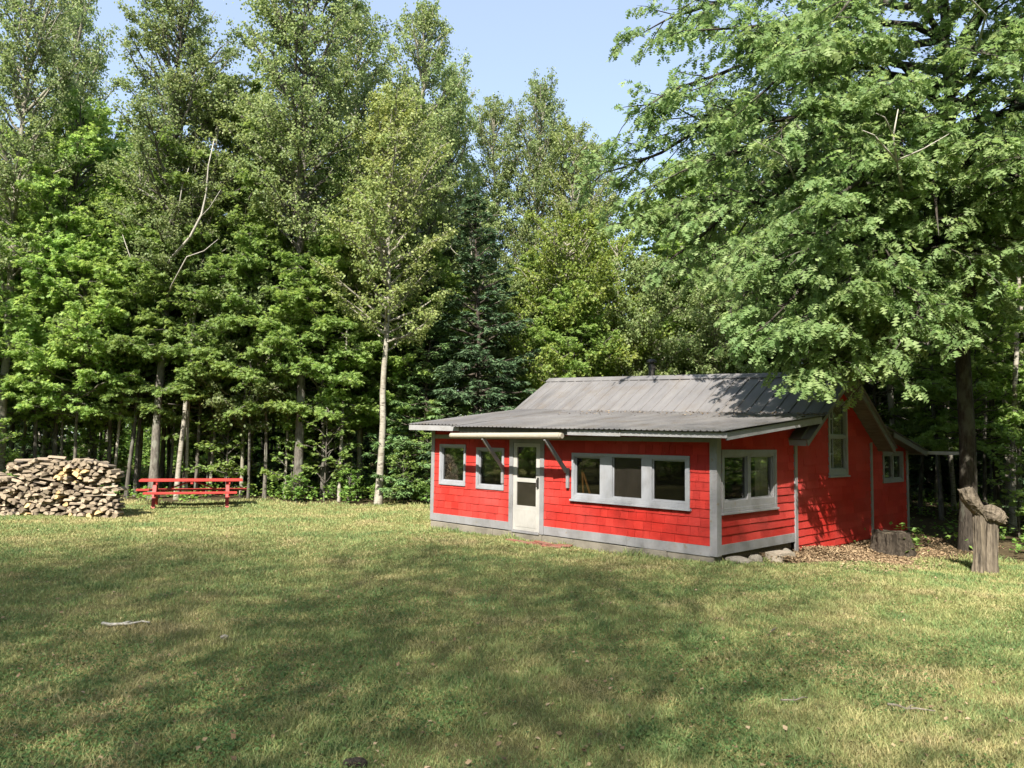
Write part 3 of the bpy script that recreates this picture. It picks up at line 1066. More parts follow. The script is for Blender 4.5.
# gutter running on past the rear eave
mb = MB()
gy, gzz = 10.47, z_rear(0.4, 10.42) - 0.10
for (ya, yb, za, zb) in ((0, 0.10, 0, 0.012), (0, 0.012, 0.012, 0.09), (0.088, 0.10, 0.012, 0.09)):
    mb.box(-8.2, 1.52, gy + ya, gy + yb, gzz + za, gzz + zb)
mb.box(1.52, 1.53, gy, gy + 0.10, gzz, gzz + 0.09)
mb.build('gutter', M['galv'], cabin)['label'] = 'pale gutter reaching past the rear eave'


# --- corner boards and base trim
def tb(fn, a0, a1, z0, z1, o0, o1, name, mat, label=None, zt=None):
    m = MB()
    p = [fn(a0, z0, o0), fn(a1, z0, o0), fn(a1, z0, o1), fn(a0, z0, o1),
         fn(a0, z1, o0), fn(a1, zt if zt else z1, o0), fn(a1, zt if zt else z1, o1), fn(a0, z1, o1)]
    m.hexa(p)
    o = m.build(name, mat, cabin, bevel=0.003)
    if label: o['label'] = label
    return o


tb(F_FRONT, -0.105, 0.044, 0.03, 2.17, 0.0, 0.034, 'corner_board', M['trim'])
tb(F_RIGHT, 0.0, 0.12, 0.03, 2.17, 0.0, 0.046, 'corner_board', M['trim'])
tb(F_FRONT, -8.02, -7.90, 0.03, 2.27, 0.0, 0.034, 'corner_board', M['trim'])
tb(F_RIGHT, 3.10, 3.22, -0.24, 2.02, 0.003, 0.045, 'corner_board', M['trim'])
tb(F_RIGHT, 7.29, 7.40, -0.34, 2.12, 0.003, 0.045, 'corner_board', M['trim'])
tb(F_RIGHT, 9.83, 9.96, -0.2, 1.92, 0.002, 0.045, 'corner_board', M['trim'])
tb(F_BACK, -0.034, 0.10, -0.2, 1.92, 0.0, 0.034, 'corner_board', M['trim'])
tb(F_FRONT, -7.897, -5.235, 0.025, 0.205, 0.002, 0.031, 'skirt_board', M['trim'])
tb(F_FRONT, -4.145, -1.955, 0.025, 0.205, 0.002, 0.031, 'skirt_board', M['trim'])
tb(F_FRONT, -1.95, -0.108, 0.02, 0.20, 0.002, 0.029, 'skirt_board', M['trim'])
tb(F_RIGHT, 0.123, 3.095, 0.045, 0.225, 0.002, 0.031, 'skirt_board', M['trim'])
tb(F_FRONT, -7.895, -0.11, 2.06, 2.16, 0.002, 0.028, 'frieze_board', M['trim'], zt=2.14)
# foundation
mb = MB()
x = -8.0
rf = random.Random(5)
while x < -0.3:
    w = rf.uniform(0.5, 1.3); w = min(w, -0.02 - x)
    mb.box(x, x + w - 0.006, -0.01 - rf.uniform(0, 0.02), 0.25, -0.45, 0.018 - rf.uniform(0, 0.02))
    x += w
mb.build('foundation', M['concrete'], cabin, bevel=0.012)
mb = MB(); mb.box(-0.20, -0.045, 0.3, 3.08, -0.09, 0.05); mb.box(-0.24, -0.06, 0.25, 3.1, -0.5, -0.095)
mb.build('sill_beam', M['rot_wood'], cabin, bevel=0.02)
mb = MB()
mb.box(-0.2, -0.07, 3.25, 7.3, -0.9, -0.2); mb.box(-0.2, -0.05, 7.4, 9.9, -0.9, -0.2); mb.box(-8, -7.8, 0.2, 9.9, -0.7, 0.0); mb.box(-7.9, -0.1, 9.7, 9.9, -0.9, -0.1)
mb.build('foundation', M['concrete'], cabin, bevel=0.012)


# --- windows
def window(fn, r, panes, casing=0.09, sill=True, mat=None, glass=None, muntins=None, depth=0.0, sash=0.024, label=None):
    """r = casing rectangle; panes = list of (a0, a1, z0, z1) clear openings"""
    mat = mat or M['frame']
    a0, a1, z0, z1 = r
    m = MB()
    # one flat frame with holes where the panes are
    for q in sub_rect([(a0, z0), (a1, z0), (a1, z1), (a0, z1)], panes):
        slab(m, fn, q, -0.045, 0.030)
    # raised outer casing
    for (b0, b1, c0, c1) in ((a0 - .004, a0 + casing, z0 - .004, z1 + .004), (a1 - casing, a1 + .004, z0 - .004, z1 + .004),
                             (a0 + casing, a1 - casing, z1 - casing, z1 + .004), (a0 + casing, a1 - casing, z0 - .004, z0 + casing)):
        slab(m, fn, [(b0, c0), (b1, c0), (b1, c1), (b0, c1)], 0.0305, 0.042)
    w = m.build('window', mat, cabin, bevel=0.003)
    if label: w['label'] = label
    if sill:
        m = MB(); slab(m, fn, [(a0 - .03, z0 - .045), (a1 + .03, z0 - .045), (a1 + .03, z0 - .006), (a0 - .03, z0 - .006)], 0.0, 0.075)
        m.build('sill', mat, w, bevel=0.004)
    for i, p in enumerate(panes):
        gm = glass[i] if glass else M['glass']
        m = MB()
        s = sash
        for (b0, b1, c0, c1) in ((p[0], p[0] + s, p[2], p[3]), (p[1] - s, p[1], p[2], p[3]), (p[0] + s, p[1] - s, p[3] - s, p[3]), (p[0] + s, p[1] - s, p[2], p[2] + s)):
            slab(m, fn, [(b0, c0), (b1, c0), (b1, c1), (b0, c1)], -0.040, -0.004)
        for (b0, b1, c0, c1) in (muntins or {}).get(i, []):
            slab(m, fn, [(b0, c0), (b1, c0), (b1, c1), (b0, c1)], -0.036, -0.010)
        m.build('sash', mat, w)
        m = MB(); slab(m, fn, [(p[0] + .004, p[2] + .004), (p[1] - .004, p[2] + .004), (p[1] - .004, p[3] - .004), (p[0] + .004, p[3] - .004)], -0.030, -0.026)
        m.build('pane', gm, w)
    return w


a0, a1, z0, z1 = front_holes['w1']
window(F_FRONT, front_holes['w1'], [(a0 + .075, a1 - .075, z0 + .10, z1 - .065)], 0.05, False, label='small square window nearest the far corner')
a0, a1, z0, z1 = front_holes['w2']
window(F_FRONT, front_holes['w2'], [(a0 + .075, a1 - .075, z0 + .09, z1 - .065)], 0.05, False, label='small square window beside the door brace')
a0, a1, z0, z1 = front_holes['tri']
W_ = a1 - a0
fx = lambda f: a0 + W_ * f
window(F_FRONT, front_holes['tri'], [(fx(.026), fx(.262), z0 + .10, z1 - .08), (fx(.370), fx(.622), z0 + .09, z1 - .05), (fx(.706), fx(.966), z0 + .10, z1 - .08)],
       0.06, True, glass=[M['glass'], M['dusty'], M['glass']], label='wide window of three panes right of the door')
a0, a1, z0, z1 = hole_A
zb = z0 + .20
window(F_RIGHT, hole_A, [(a0 + .10, 1.12, zb, z1 - .12), (1.24, a1 - .12, zb, z1 - .12)], 0.07, True, M['trim'], glass=[M['glass'], M['clear']], label='wide side window with a grey frame')
a0, a1, z0, z1 = hole_B
pz = (z0 + z1) / 2 + 0.03
window(F_RIGHT, hole_B, [(a0 + .08, a1 - .08, z0 + .14, pz - .03), (a0 + .08, a1 - .08, pz + .03, z1 - .07)], 0.07, True, M['frame'], glass=[M['clear'], M['clear']],
       muntins={0: [(a0 + .30, a0 + .335, z0 + .17, pz - .06), (a0 + .115, a0 + .30, 1.83, 1.86)], 1: [(a0 + .30, a0 + .335, pz + .06, z1 - .1), (a0 + .115, a0 + .30, 2.62, 2.65)]},
       label='tall narrow window high in the gable')
a0, a1, z0, z1 = hole_C
window(F_RIGHT, hole_C, [(a0 + .10, (a0 + a1) / 2 - .03, z0 + .1, z1 - .1), ((a0 + a1) / 2 + .03, a1 - .10, z0 + .1, z1 - .1)], 0.07, False, M['trim'], label='small dark window of the rear lean-to')
r = lh[0]
window(F_LEFT, r, [(r[0] + .1, (r[0] + r[1]) / 2 - .04, r[2] + .1, r[3] - .1), ((r[0] + r[1]) / 2 + .04, r[1] - .1, r[2] + .1, r[3] - .1)], 0.07, False)

# --- door
a0, a1, z0, z1 = -5.10, -4.28, 0.05, 1.985
m = MB()
for q in sub_rect([(a0, z0), (a1, z0), (a1, z1), (a0, z1)], [(a0 + .115, a1 - .115, 1.21, 1.90), (a0 + .115, a1 - .115, 0.60, 1.12)]):
    slab(m, F_FRONT, q, -0.02, 0.022)
for (c0, c1) in ((0.13, 0.52),):
    slab(m, F_FRONT, [(a0 + .10, c0), (a1 - .10, c0), (a1 - .10, c1), (a0 + .10, c1)], 0.0225, 0.027)
door = m.build('door', M['white'], cabin, bevel=0.003)
door['label'] = 'white storm door with two glass panes'
for (c0, c1) in ((1.21, 1.90), (0.60, 1.12)):
    m = MB(); slab(m, F_FRONT, [(a0 + .112, c0 - .003), (a1 - .112, c0 - .003), (a1 - .112, c1 + .003), (a0 + .112, c1 + .003)], -0.004, 0.0)
    m.build('pane', M['dusty'] if c0 < 1 else M['glass'], door)
m = MB(); m.bar((a1 - .05, -0.065, 1.03), (a1 - .05, -0.065, 1.20), 0.025, 0.02, (0, 1, 0)); m.box(a1 - .075, a1 - .025, -0.035, -0.0225, 1.0, 1.24)
m.bar((a1 - .05, -0.03, 1.19), (a1 - .05, -0.066, 1.19), 0.02, 0.02); m.bar((a1 - .05, -0.03, 1.04), (a1 - .05, -0.066, 1.04), 0.02, 0.02)
m.build('handle', M['dark_metal'], door)
m = MB()
for (b0, b1, c0, c1) in ((-5.225, -5.104, 0.02, 2.08), (-4.276, -4.155, 0.02, 2.08), (-5.104, -4.276, 1.99, 2.08)):
    slab(m, F_FRONT, [(b0, c0), (b1, c0), (b1, c1), (b0, c1)], -0.08, 0.036)
slab(m, F_FRONT, [(-5.104, 0.0), (-4.276, 0.0), (-4.276, 0.045), (-5.104, 0.045)], -0.08, 0.05)
m.build('door_frame', M['trim'], cabin, bevel=0.003)

# --- braces and the rolled awning over the door
for xb, dx in ((-3.46, -0.02), (-5.42, 0.02)):
    m = MB()
    m.bar((xb, -0.045, 1.06), (xb, -0.045, 1.48), 0.07, 0.045, (0, 1, 0))
    m.bar((xb + dx, -0.06, 1.40), (xb + dx * 2, -0.72, 2.085), 0.045, 0.085)
    m.build('brace', M['trim'], cabin, bevel=0.003)
m = MB()
pa, pb = Vector((-6.42, -0.72, 2.135)), Vector((-3.08, -0.72, 2.15))
m.tube([pa, pa.lerp(pb, 0.35), pa.lerp(pb, 0.7), pb], [0.058, 0.062, 0.065, 0.068], 14)
m.tube([pb + Vector((0.001, 0, 0)), pb + Vector((0.05, 0, 0))], [0.06, 0.055], 12)
m.tube([pa - Vector((0.05, 0, 0)), pa - Vector((0.001, 0, 0))], [0.055, 0.06], 12)
aw = m.build('awning_roll', M['cream'], cabin, smooth=False)
aw['label'] = 'cream rolled awning under the eave above the door'

# --- stovepipe
m = MB()
px_, py_ = -5.67, 6.2
zz = z_main(px_, py_)
m.tube([(px_, py_, zz - 0.15), (px_, py_, zz + 1.040)], [0.10, 0.10], 16)
m.tube([(px_, py_, zz + 0.0), (px_, py_, zz + 0.06)], [0.19, 0.115], 16)
m.tube([(px_, py_, zz + 1.090), (px_, py_, zz + 1.130), (px_, py_, zz + 1.190)], [0.155, 0.15, 0.10], 16)
m.tube([(px_, py_, zz + 1.040), (px_, py_, zz + 1.090)], [0.06, 0.06], 10)
m.tube([(px_, py_, zz + 0.920), (px_, py_, zz + 0.955)], [0.112, 0.112], 16)
m.build('stovepipe', M['dark_metal'], roof, smooth=False)


# --- curtains and the pole seen through the glass
def curtain(name, fn, a0, a1, z0, z1, off, label, folds=9):
    m = MB(); n = folds * 6
    vs = []
    for j in (0, 1):
        for i in range(n + 1):
            a = a0 + (a1 - a0) * i / n
            vs.append(fn(a, z1 if j else z0, off + 0.022 * math.sin(i / n * folds * 2 * math.pi) + 0.01 * math.sin(i * 1.7)))
    for j in (0, 1):
        for i in range(n + 1):
            p = vs[j * (n + 1) + i]
            q = fn(0, 0, -0.004)
            vs.append((p[0] + q[0] * 1.0 if fn is F_RIGHT else p[0], p[1] if fn is F_RIGHT else p[1] + 0.004, p[2]))
    fs = []
    K = n + 1
    for i in range(n):
        fs += [(i, i + 1, K + i + 1, K + i), (2 * K + i + 1, 2 * K + i, 3 * K + i, 3 * K + i + 1), (i, 2 * K + i, 2 * K + i + 1, i + 1), (K + i + 1, 3 * K + i + 1, 3 * K + i, K + i)]
    fs += [(0, K, 3 * K, 2 * K), (n, 2 * K + n, 3 * K + n, K + n)]
    m.add(vs, fs)
    o = m.build(name, M['curtain'], None, smooth=True, loc=(CX, CY, 0))
    o.rotation_euler = (0, 0, CR)
    tag(o, label, 'curtain')
    return o


curtain('curtain', F_RIGHT, 1.62, 2.12, 0.98, 1.86, -0.085, 'beige curtain drawn behind the wide side window', 7)
curtain('curtain', F_RIGHT, 5.16, 5.84, 1.42, 2.98, -0.085, 'pale curtain behind the tall gable window', 6)
pole = empty('wooden_pole', (CX, CY, 0), CR)
m = MB(); m.bar((-3.13, 0.16, 0.065), (-3.22, 0.14, 1.45), 0.03, 0.03); m.bar((-3.22, 0.15, 1.44), (-2.98, 0.19, 0.80), 0.03, 0.03); m.bar((-2.98, 0.19, 0.80), (-2.97, 0.19, 0.065), 0.03, 0.03)
m.build('rail', M['stick'], pole)
tag(pole, 'orange wooden stand seen through the left pane of the wide window', 'wooden stand')


def cabin_point(lx, ly):
    return CX + lx * R2 + ly * R2, CY - lx * R2 + ly * R2


# ------------------------------------------------------------------ stones, boards, litter by the cabin
def rock(name, loc, size, seed, mat, label, cat, group=None, blocky=False, rz=0.0):
    r = np.random.RandomState(seed)
    import bmesh
    bm = bmesh.new()
    if blocky:
        bmesh.ops.create_cube(bm, size=1.0)
        bmesh.ops.bevel(bm, geom=list(bm.edges), offset=0.06, segments=2, affect='EDGES')
        bmesh.ops.subdivide_edges(bm, edges=list(bm.edges), cuts=1)
        amp = 0.03
    else:
        bmesh.ops.create_icosphere(bm, subdivisions=3, radius=0.55)
        amp = 0.09
    ph = r.rand(6) * 6
    for v in bm.verts:
        c = v.co
        d = math.sin(c.x * 5 + ph[0]) * math.cos(c.y * 4 + ph[1]) + 0.6 * math.sin(c.z * 7 + c.x * 6 + ph[2])
        v.co = c * (1 + amp * d) + Vector(r.randn(3) * 0.012)
        v.co = Vector((v.co.x * size[0], v.co.y * size[1], v.co.z * size[2]))
    me = bpy.data.meshes.new(name); bm.to_mesh(me); bm.free()
    me.materials.append(mat)
    o = bpy.data.objects.new(name, me); COL.objects.link(o)
    o.location = loc; o.rotation_euler = (r.uniform(-.08, .08), r.uniform(-.08, .08), rz)
    tag(o, label, cat, group)
    return o


def on_ground(lx, ly, dz=0.0):
    x, y = cabin_point(lx, ly)
    return (x, y, gzf(x, y) + dz)


M['pale_block'] = paint_material('pale_concrete_block', (0.46, 0.40, 0.32), (0.25, 0.21, 0.16), 0.6, 0.95, 4.0)
rock('concrete_block', on_ground(0.30, 1.85, 0.07), (0.55, 0.34, 0.22), 1, M['pale_block'], 'squared pale block upright under the side window', 'concrete block', None, True, CR + 1.5)
rock('stone', on_ground(0.20, 0.45, 0.03), (0.46, 0.34, 0.15), 2, M['stone'], 'flat stone at the near corner of the cabin', 'stone')
rock('stone', on_ground(0.16, 1.15, 0.04), (0.24, 0.22, 0.20), 3, M['stone'], 'small round stone between the flat stone and pale block', 'stone')
rock('stone', on_ground(0.02, 2.75, 0.05), (0.30, 0.30, 0.26), 4, M['stone'], 'grey stone tucked under the end of the rotten sill', 'stone')
M['brick'] = paint_material('old_red_plank', (0.30, 0.11, 0.075), (0.28, 0.22, 0.17), 0.9, 0.9, 6.0)
plank_specs = [(-3.9, -0.32, 0.75, 0.18, 0.1, 'long split red plank flat on the grass by the door', 0.02), (-4.45, -0.40, 0.95, 0.16, -0.15, 'faded red plank below the door sill', 0.02),
               (-3.55, -0.42, 0.42, 0.2, 0.5, 'short broken red plank end at the front of the scraps', 0.025), (-3.85, -0.36, 0.6, 0.13, -0.35, 'narrow red plank lying across the others', 0.055),
               (-3.35, -0.25, 0.3, 0.15, 0.2, 'red scrap leaning on the foundation', 0.05)]
for (lx, ly, L, w, rz, lab, dz) in plank_specs:
    m = MB(); m.box(-L / 2, L / 2, -w / 2, w / 2, -0.016, 0.016)
    o = m.build('plank', M['brick'], None, bevel=0.005, loc=on_ground(lx, ly, dz))
    o.rotation_euler = (rz * 0.2, 0.05 * rz, CR + rz)
    tag(o, lab, 'plank', 'red board scraps by the door')


def litter_material():
    k = N('dry_leaf')
    col = k.ramp(k.island(), [(0.0, (0.13, 0.085, 0.05)), (0.5, (0.29, 0.20, 0.115)), (1.0, (0.46, 0.35, 0.22))])
    return k.done(k.bsdf(col, 0.85, 0, 0.2))


M['litter'] = litter_material()
rl = np.random.RandomState(21)
lx = rl.rand(80000) * 2.4; ly = 1.2 + rl.rand(80000) * 8.6
X_ = CX + lx * R2 + ly * R2; Y_ = CY - lx * R2 + ly * R2
pz = np.where(litter_zone(X_, Y_), 1.0, 0.07)
kk = rl.rand(len(lx)) < pz
lift = 0.004 + 0.13 * rl.rand(kk.sum()) ** .7 * np.clip(1.5 - lx[kk], 0.12, 1)
tag(scatter_leaves('leaf_litter', X_[kk], Y_[kk], 0.024 + 0.035 * rl.rand(kk.sum()), M['litter'], rl, lift, 0.35),
    'brown dry leaves and chips heaped along the gable wall', 'leaf litter', kind='stuff')
# needles and leaves lying where the two roofs meet
n = 420
rx = .5 - 6.5 * rl.rand(n) ** 1.8; rt = np.abs(rl.randn(n)) * .55
ry = (JR - .10 + (rx - .5) * .045) - rt
rz_ = 2.27 + 0.103 * (ry + 0.55) + (-0.013 - 0.0036 * (ry + 0.55)) * rx + .026
wx, wy = CX + rx * R2 + ry * R2, CY - rx * R2 + ry * R2
kk = ry > -.4
an = rl.rand(n) * 6.28
V_, F_ = leaf_mesh(np.stack([wx, wy, rz_], -1)[kk], np.stack([np.cos(an), np.sin(an), rl.randn(n) * .15], -1)[kk],
                   np.array([0, 0, 1.0]) + rl.randn(kk.sum(), 3) * .25, .03 + .04 * rl.rand(kk.sum()), DIAMOND)
tag(np_mesh('roof_litter', V_, F_, M['litter']), 'dry leaves and needles lying along the seam of the low roof', 'leaf litter', kind='stuff')
# low clover and broad-leaved weeds in patches
rc = np.random.RandomState(33)
n = 150000
y_ = 3.8 * (17 / 3.8) ** rc.rand(n); x_ = (rc.rand(n) * 2 - 1) * (0.72 * y_ + 1)
pc = vnoise(x_, y_, .5, 15) * .55 + vnoise(x_, y_, 1.9, 16) * .45
pc = pc + .5 * np.exp(-(((x_ - 2.0) / 1.15) ** 2 + ((y_ - 7.9) / .75) ** 2) * 1.2)
kk = (rc.rand(n) < np.clip((pc - .46) * 7, 0.01, 1)) & (lawn_mask(x_, y_) > .8) & ~in_cabin(x_, y_, .15) & ~litter_zone(x_, y_)
M['clover'] = leaf_material('clover_leaf', (0.055, 0.125, 0.030), (0.080, 0.160, 0.038), (0.125, 0.205, 0.055), 0.3, 0.6, 0.2)
tag(scatter_leaves('clover', x_[kk], y_[kk], .016 + .018 * rc.rand(kk.sum()), M['clover'], rc, .012 + .03 * rc.rand(kk.sum()), .35),
    'dark green clover and weeds growing in patches in the lawn', 'clover', kind='stuff')
# a few fallen leaves and bits over the lawn
n = 2600
y_ = 4.0 * (24 / 4.0) ** rl.rand(n); x_ = (rl.rand(n) * 2 - 1) * 0.75 * y_
kk = (lawn_mask(x_, y_) > 0.5) & ~in_cabin(x_, y_, 0.1)
tag(scatter_leaves('fallen_leaves', x_[kk], y_[kk], 0.02 + 0.035 * rl.rand(kk.sum()), M['litter'], rl, 0.025, 0.4),
    'tiny dry leaves and twig bits strewn over the lawn', 'fallen leaves', kind='stuff')

# ------------------------------------------------------------------ stacked firewood
def firewood():
    k = N('firewood_bark'); c = k.noise(1.5, 6, 0.7, k.coord('Object', scale=(22, 2.5, 22)))
    col = k.ramp(c, [(0.3, (0.10, 0.08, 0.06)), (0.55, (0.27, 0.22, 0.17)), (0.75, (0.42, 0.37, 0.30))])
    col = k.hsv(col, v=k.rng(k.objrand(), 0.6, 1.35), s=k.rng(k.objrand(), 0.8, 1.1))
    bark = k.done(k.bsdf(col, 0.9, 0, 0.2, k.bump(c, 0.6, 0.02)))

    def face(name, a, b):
        k = N(name); c = k.noise(2.0, 5, 0.7, k.coord('Object', scale=(14, 3, 14)))
        cr = k.noise(6.0, 3, 0.8, k.coord('Object', scale=(9, 1, 9)))
        col = k.mix(k.ramp(cr, [(0.58, (0, 0, 0)), (0.66, (1, 1, 1))]), k.ramp(c, [(0.3, a), (0.7, b)]), (0.13, 0.10, 0.075))
        col = k.hsv(col, v=k.rng(k.objrand(), 0.6, 1.5))
        return k.done(k.bsdf(col, 0.85, 0, 0.2, k.bump(c, 0.5, 0.01)))
    grey = face('firewood_grey', (0.15, 0.115, 0.08), (0.52, 0.43, 0.32))
    pale = face('firewood_fresh', (0.48, 0.32, 0.15), (0.70, 0.52, 0.28))
    rng = random.Random(4)

    def section(kind):
        if kind == 'round':
            n = 9; pts = [(math.cos(2 * math.pi * i / n) * rng.uniform(.42, .52), math.sin(2 * math.pi * i / n) * rng.uniform(.42, .52)) for i in range(n)]
        elif kind == 'half':
            pts = [(math.cos(math.pi * i / 5) * .5, math.sin(math.pi * i / 5) * .72 - .34) for i in range(6)]
        elif kind == 'wedge':
            pts = [(-.5, -.34), (-.1, -.5), (.44, -.3), (.5, .02), (.2, .44), (-.1, .5)]
        else:
            pts = [(-.5, -.42), (.44, -.5), (.5, .28), (.1, .5), (-.46, .36)]
        return [(x * rng.uniform(.9, 1.1), z * rng.uniform(.9, 1.1)) for x, z in pts]

    def log_mesh(kind, facem):
        m = MB(); s = section(kind); n = len(s); L = 0.42
        rings = []
        for j, y in enumerate((-.5, -.46, -.1, .25, .5)):
            sc = 0.94 if j in (0,) else 1.0
            dx, dz = rng.uniform(-.04, .04), rng.uniform(-.04, .04)
            rings.append([(x * sc + dx, y * L + rng.uniform(-.012, .012), z * sc + dz) for x, z in s])
        m.v = [p for r in rings for p in r]
        for j in range(4):
            for i in range(n):
                i2 = (i + 1) % n
                m.f.append([j * n + i, j * n + i2, (j + 1) * n + i2, (j + 1) * n + i])
                m.mi.append(0 if (kind in ('round',) or (i % 3 and kind == 'half')) else 1)
        m.f.append(list(range(n - 1, -1, -1))); m.mi.append(1)
        m.f.append([4 * n + i for i in range(n)]); m.mi.append(1)
        o = m.build('firewood_log', [bark, facem])
        return o
    kinds = ['wedge', 'half', 'round', 'quad', 'wedge', 'half', 'quad', 'wedge', 'half', 'quad']
    protos = [log_mesh(k_, grey) for k_ in kinds] + [log_mesh('wedge', pale), log_mesh('quad', pale), log_mesh('half', pale)]
    lying = [log_mesh('half', grey), log_mesh('wedge', grey)]
    x0, x1, D = -15.0, -10.05, 20.1
    G = 0.01
    n = int((x1 - x0) / G)
    hm = np.zeros(n)
    xs = x0 + (np.arange(n) + .5) * G
    target = 1.38 + 0.03 * np.sin(xs * 2.2 + 1) + 0.02 * np.sin(xs * 5)
    target = np.where(xs < -12.95, 1.02 + 0.05 * np.sin(xs * 4), target)
    target = np.where(xs > -10.25, 1.30 - 0.4 * (xs + 10.25), target)
    specs = []
    tries = 0
    while tries < 9000:
        tries += 1
        deficit = target - hm
        if deficit.max() < 0.06: break
        i = int(np.argmin(hm / target + np.random.RandomState(tries).rand(n) * 0.10))
        is_l = rng.random() < 0.19 and 0.1 < hm[i] < 1.25
        w = rng.uniform(.30, .55) if is_l else rng.uniform(.075, .20)
        h = rng.uniform(.05, .09) if is_l else rng.uniform(.065, .12)
        k0 = max(0, min(n - int(w / G), i - int(w / G / 2))); k1 = k0 + int(w / G)
        seg = hm[k0:k1]
        z = float(np.percentile(seg, 72))
        if z + h * .6 > target[(k0 + k1) // 2] + .03:
            hm[k0:k1] = np.maximum(seg, target[k0:k1]); continue
        hm[k0:k1] = z + h * 0.93
        specs.append((x0 + (k0 + k1) / 2 * G, z, w, h, is_l))
    tops = [(-12.62, 1.39, 0.62, .085), (-12.05, 1.42, 0.5, .08), (-11.1, 1.43, 0.58, .075), (-11.75, 1.47, 0.5, .07)]
    specs.sort(key=lambda s: -s[0])
    made = 0; rest = []
    used = set()

    def put(proto, x, y, z, w, h, rot, lab, grp):
        if id(proto) not in used:
            used.add(id(proto)); o = proto
        else:
            o = proto.copy(); COL.objects.link(o)
        o.location = (x, y, z)
        o.scale = (w, rng.uniform(.85, 1.05), h)
        o.rotation_euler = rot
        tag(o, lab, 'firewood log', grp)
    gr = 'firewood logs in the stack'
    for (x, z, w, h, l) in specs:
        if x < -13.75 or made >= 296:
            rest.append((x, z, w, h)); continue
        made += 1
        zz = gzf(x, D) + z + h / 2
        if l:
            put(rng.choice(lying), x, D - .08 + rng.uniform(-.05, .03), zz, h * 1.3, h, (rng.uniform(-.3, .3), 0, math.pi / 2 + rng.uniform(-.1, .1)),
                'grey split log lying lengthwise along the face of the woodpile', gr + ', lying lengthwise')
            bpy.context.view_layer.update()
            continue
        fresh = (-11.75 < x < -10.9 and 0.85 < z < 1.2 and rng.random() < .6) or rng.random() < .04
        p = rng.choice(protos[-3:]) if fresh else rng.choice(protos[:-3])
        put(p, x, D + rng.uniform(-.05, .05), zz, w * 1.06, h * 1.1, (rng.uniform(-.08, .08), rng.uniform(-.55, .55), rng.uniform(-.22, .22)),
            'fresh honey coloured split log, end out, among grey ones' if fresh else 'weathered grey split log stacked end out in the woodpile',
            gr + (', fresh' if fresh else ', weathered'))
    for i, (x, z, L, h) in enumerate(tops):
        o = lying[i % 2].copy(); COL.objects.link(o)
        o.location = (x, D + (-.05 if i % 2 else .05), gzf(x, D) + z + h / 2 - .02)
        o.scale = (0.17, L / .5, h); o.rotation_euler = (0.03 * i - .03, 0, math.pi / 2 + .08 * (i - 1))
        tag(o, ['long silvery split log on top at the left of the woodpile', 'grey split log on top just left of the middle of the woodpile',
                'long log lying on the right part of the woodpile top', 'grey log crossing the crest of the woodpile'][i], 'firewood log', 'top logs of the woodpile')
    # the rest of the stack: beyond the frame and the second row behind
    m = MB()
    def lump(x, y, z, w, h, L=.5):
        s = section(rng.choice(['wedge', 'half', 'quad'])); nn = len(s)
        g = gzf(x, D)
        m.add([(x + a * w, y - L / 2, g + z + h / 2 + b * h) for a, b in s] + [(x + a * w, y + L / 2, g + z + h / 2 + b * h) for a, b in s],
              [tuple(range(nn - 1, -1, -1)), tuple(range(nn, 2 * nn))] + [(i, (i + 1) % nn, (i + 1) % nn + nn, i + nn) for i in range(nn)])
    for (x, z, w, h) in rest: lump(x, D, z, w * 1.05, h * 1.1)
    for (x, z, w, h, l) in [q for q in specs if q[0] < -10.7]: lump(x - .05, D + .46, z * .96, w * 1.1, h * 1.15)
    o = m.build('stacked_firewood', grey)
    tag(o, 'rear rows and outer end of the firewood stack', 'firewood', 'firewood stack', 'stuff')


firewood()


# ------------------------------------------------------------------ picnic table
def picnic_table():
    k = N('red_table_paint')
    c = k.noise(2, 5, 0.6, k.coord('Object', scale=(1.2, 14, 14)))
    col = k.ramp(c, [(0.3, (0.42, 0.042, 0.036)), (0.7, (0.54, 0.065, 0.052))])
    red = k.done(k.bsdf(col, 0.5, 0, 0.4, k.bump(c, 0.2, 0.004)))
    D = 23.3
    x = at(196, D)
    root = empty('picnic_table', (x, D, gzf(x, D)), 0.36)
    tag(root, 'long red wooden picnic table with attached benches at the forest edge', 'picnic table')
    m = MB()
    for i in range(5):
        y = (i - 2) * 0.155
        m.box(-1.42, 1.42, y - .072, y + .072, .765, .820)
    m.build('tabletop', red, root, bevel=0.005)
    for s in (-1, 1):
        m = MB()
        for i in (0, 1):
            y = s * (0.70 + i * 0.15); hl = 1.58 if s > 0 else 1.26; m.box(-hl, hl, y - .07, y + .07, .432, .486)
        m.build('seat', red, root, bevel=0.005)
    for sx in (-1.0, 1.0):
        m = MB()
        for s in (-1, 1):
            m.bar((sx, s * .62, 0.0), (sx, s * .22, .76), .05, .10, (1, 0, 0))
            m.bar((sx + .051, s * .86, .385), (sx + .051, 0, .385), .045, .10)
        m.bar((sx + .051, -.36, .72), (sx + .051, .36, .72), .045, .09)
        m.build('leg', red, root, bevel=0.004)
        m = MB(); m.bar((sx + (.03 if sx < 0 else -.03), 0, .40), (.08 if sx > 0 else -.08, 0, .745), .045, .085, (0, 1, 0))
        m.build('brace', red, root, bevel=0.004)
    m = MB(); m.box(-.035, .035, -.36, .36, .69, .773); m.build('cleat', red, root, bevel=0.004)


picnic_table()


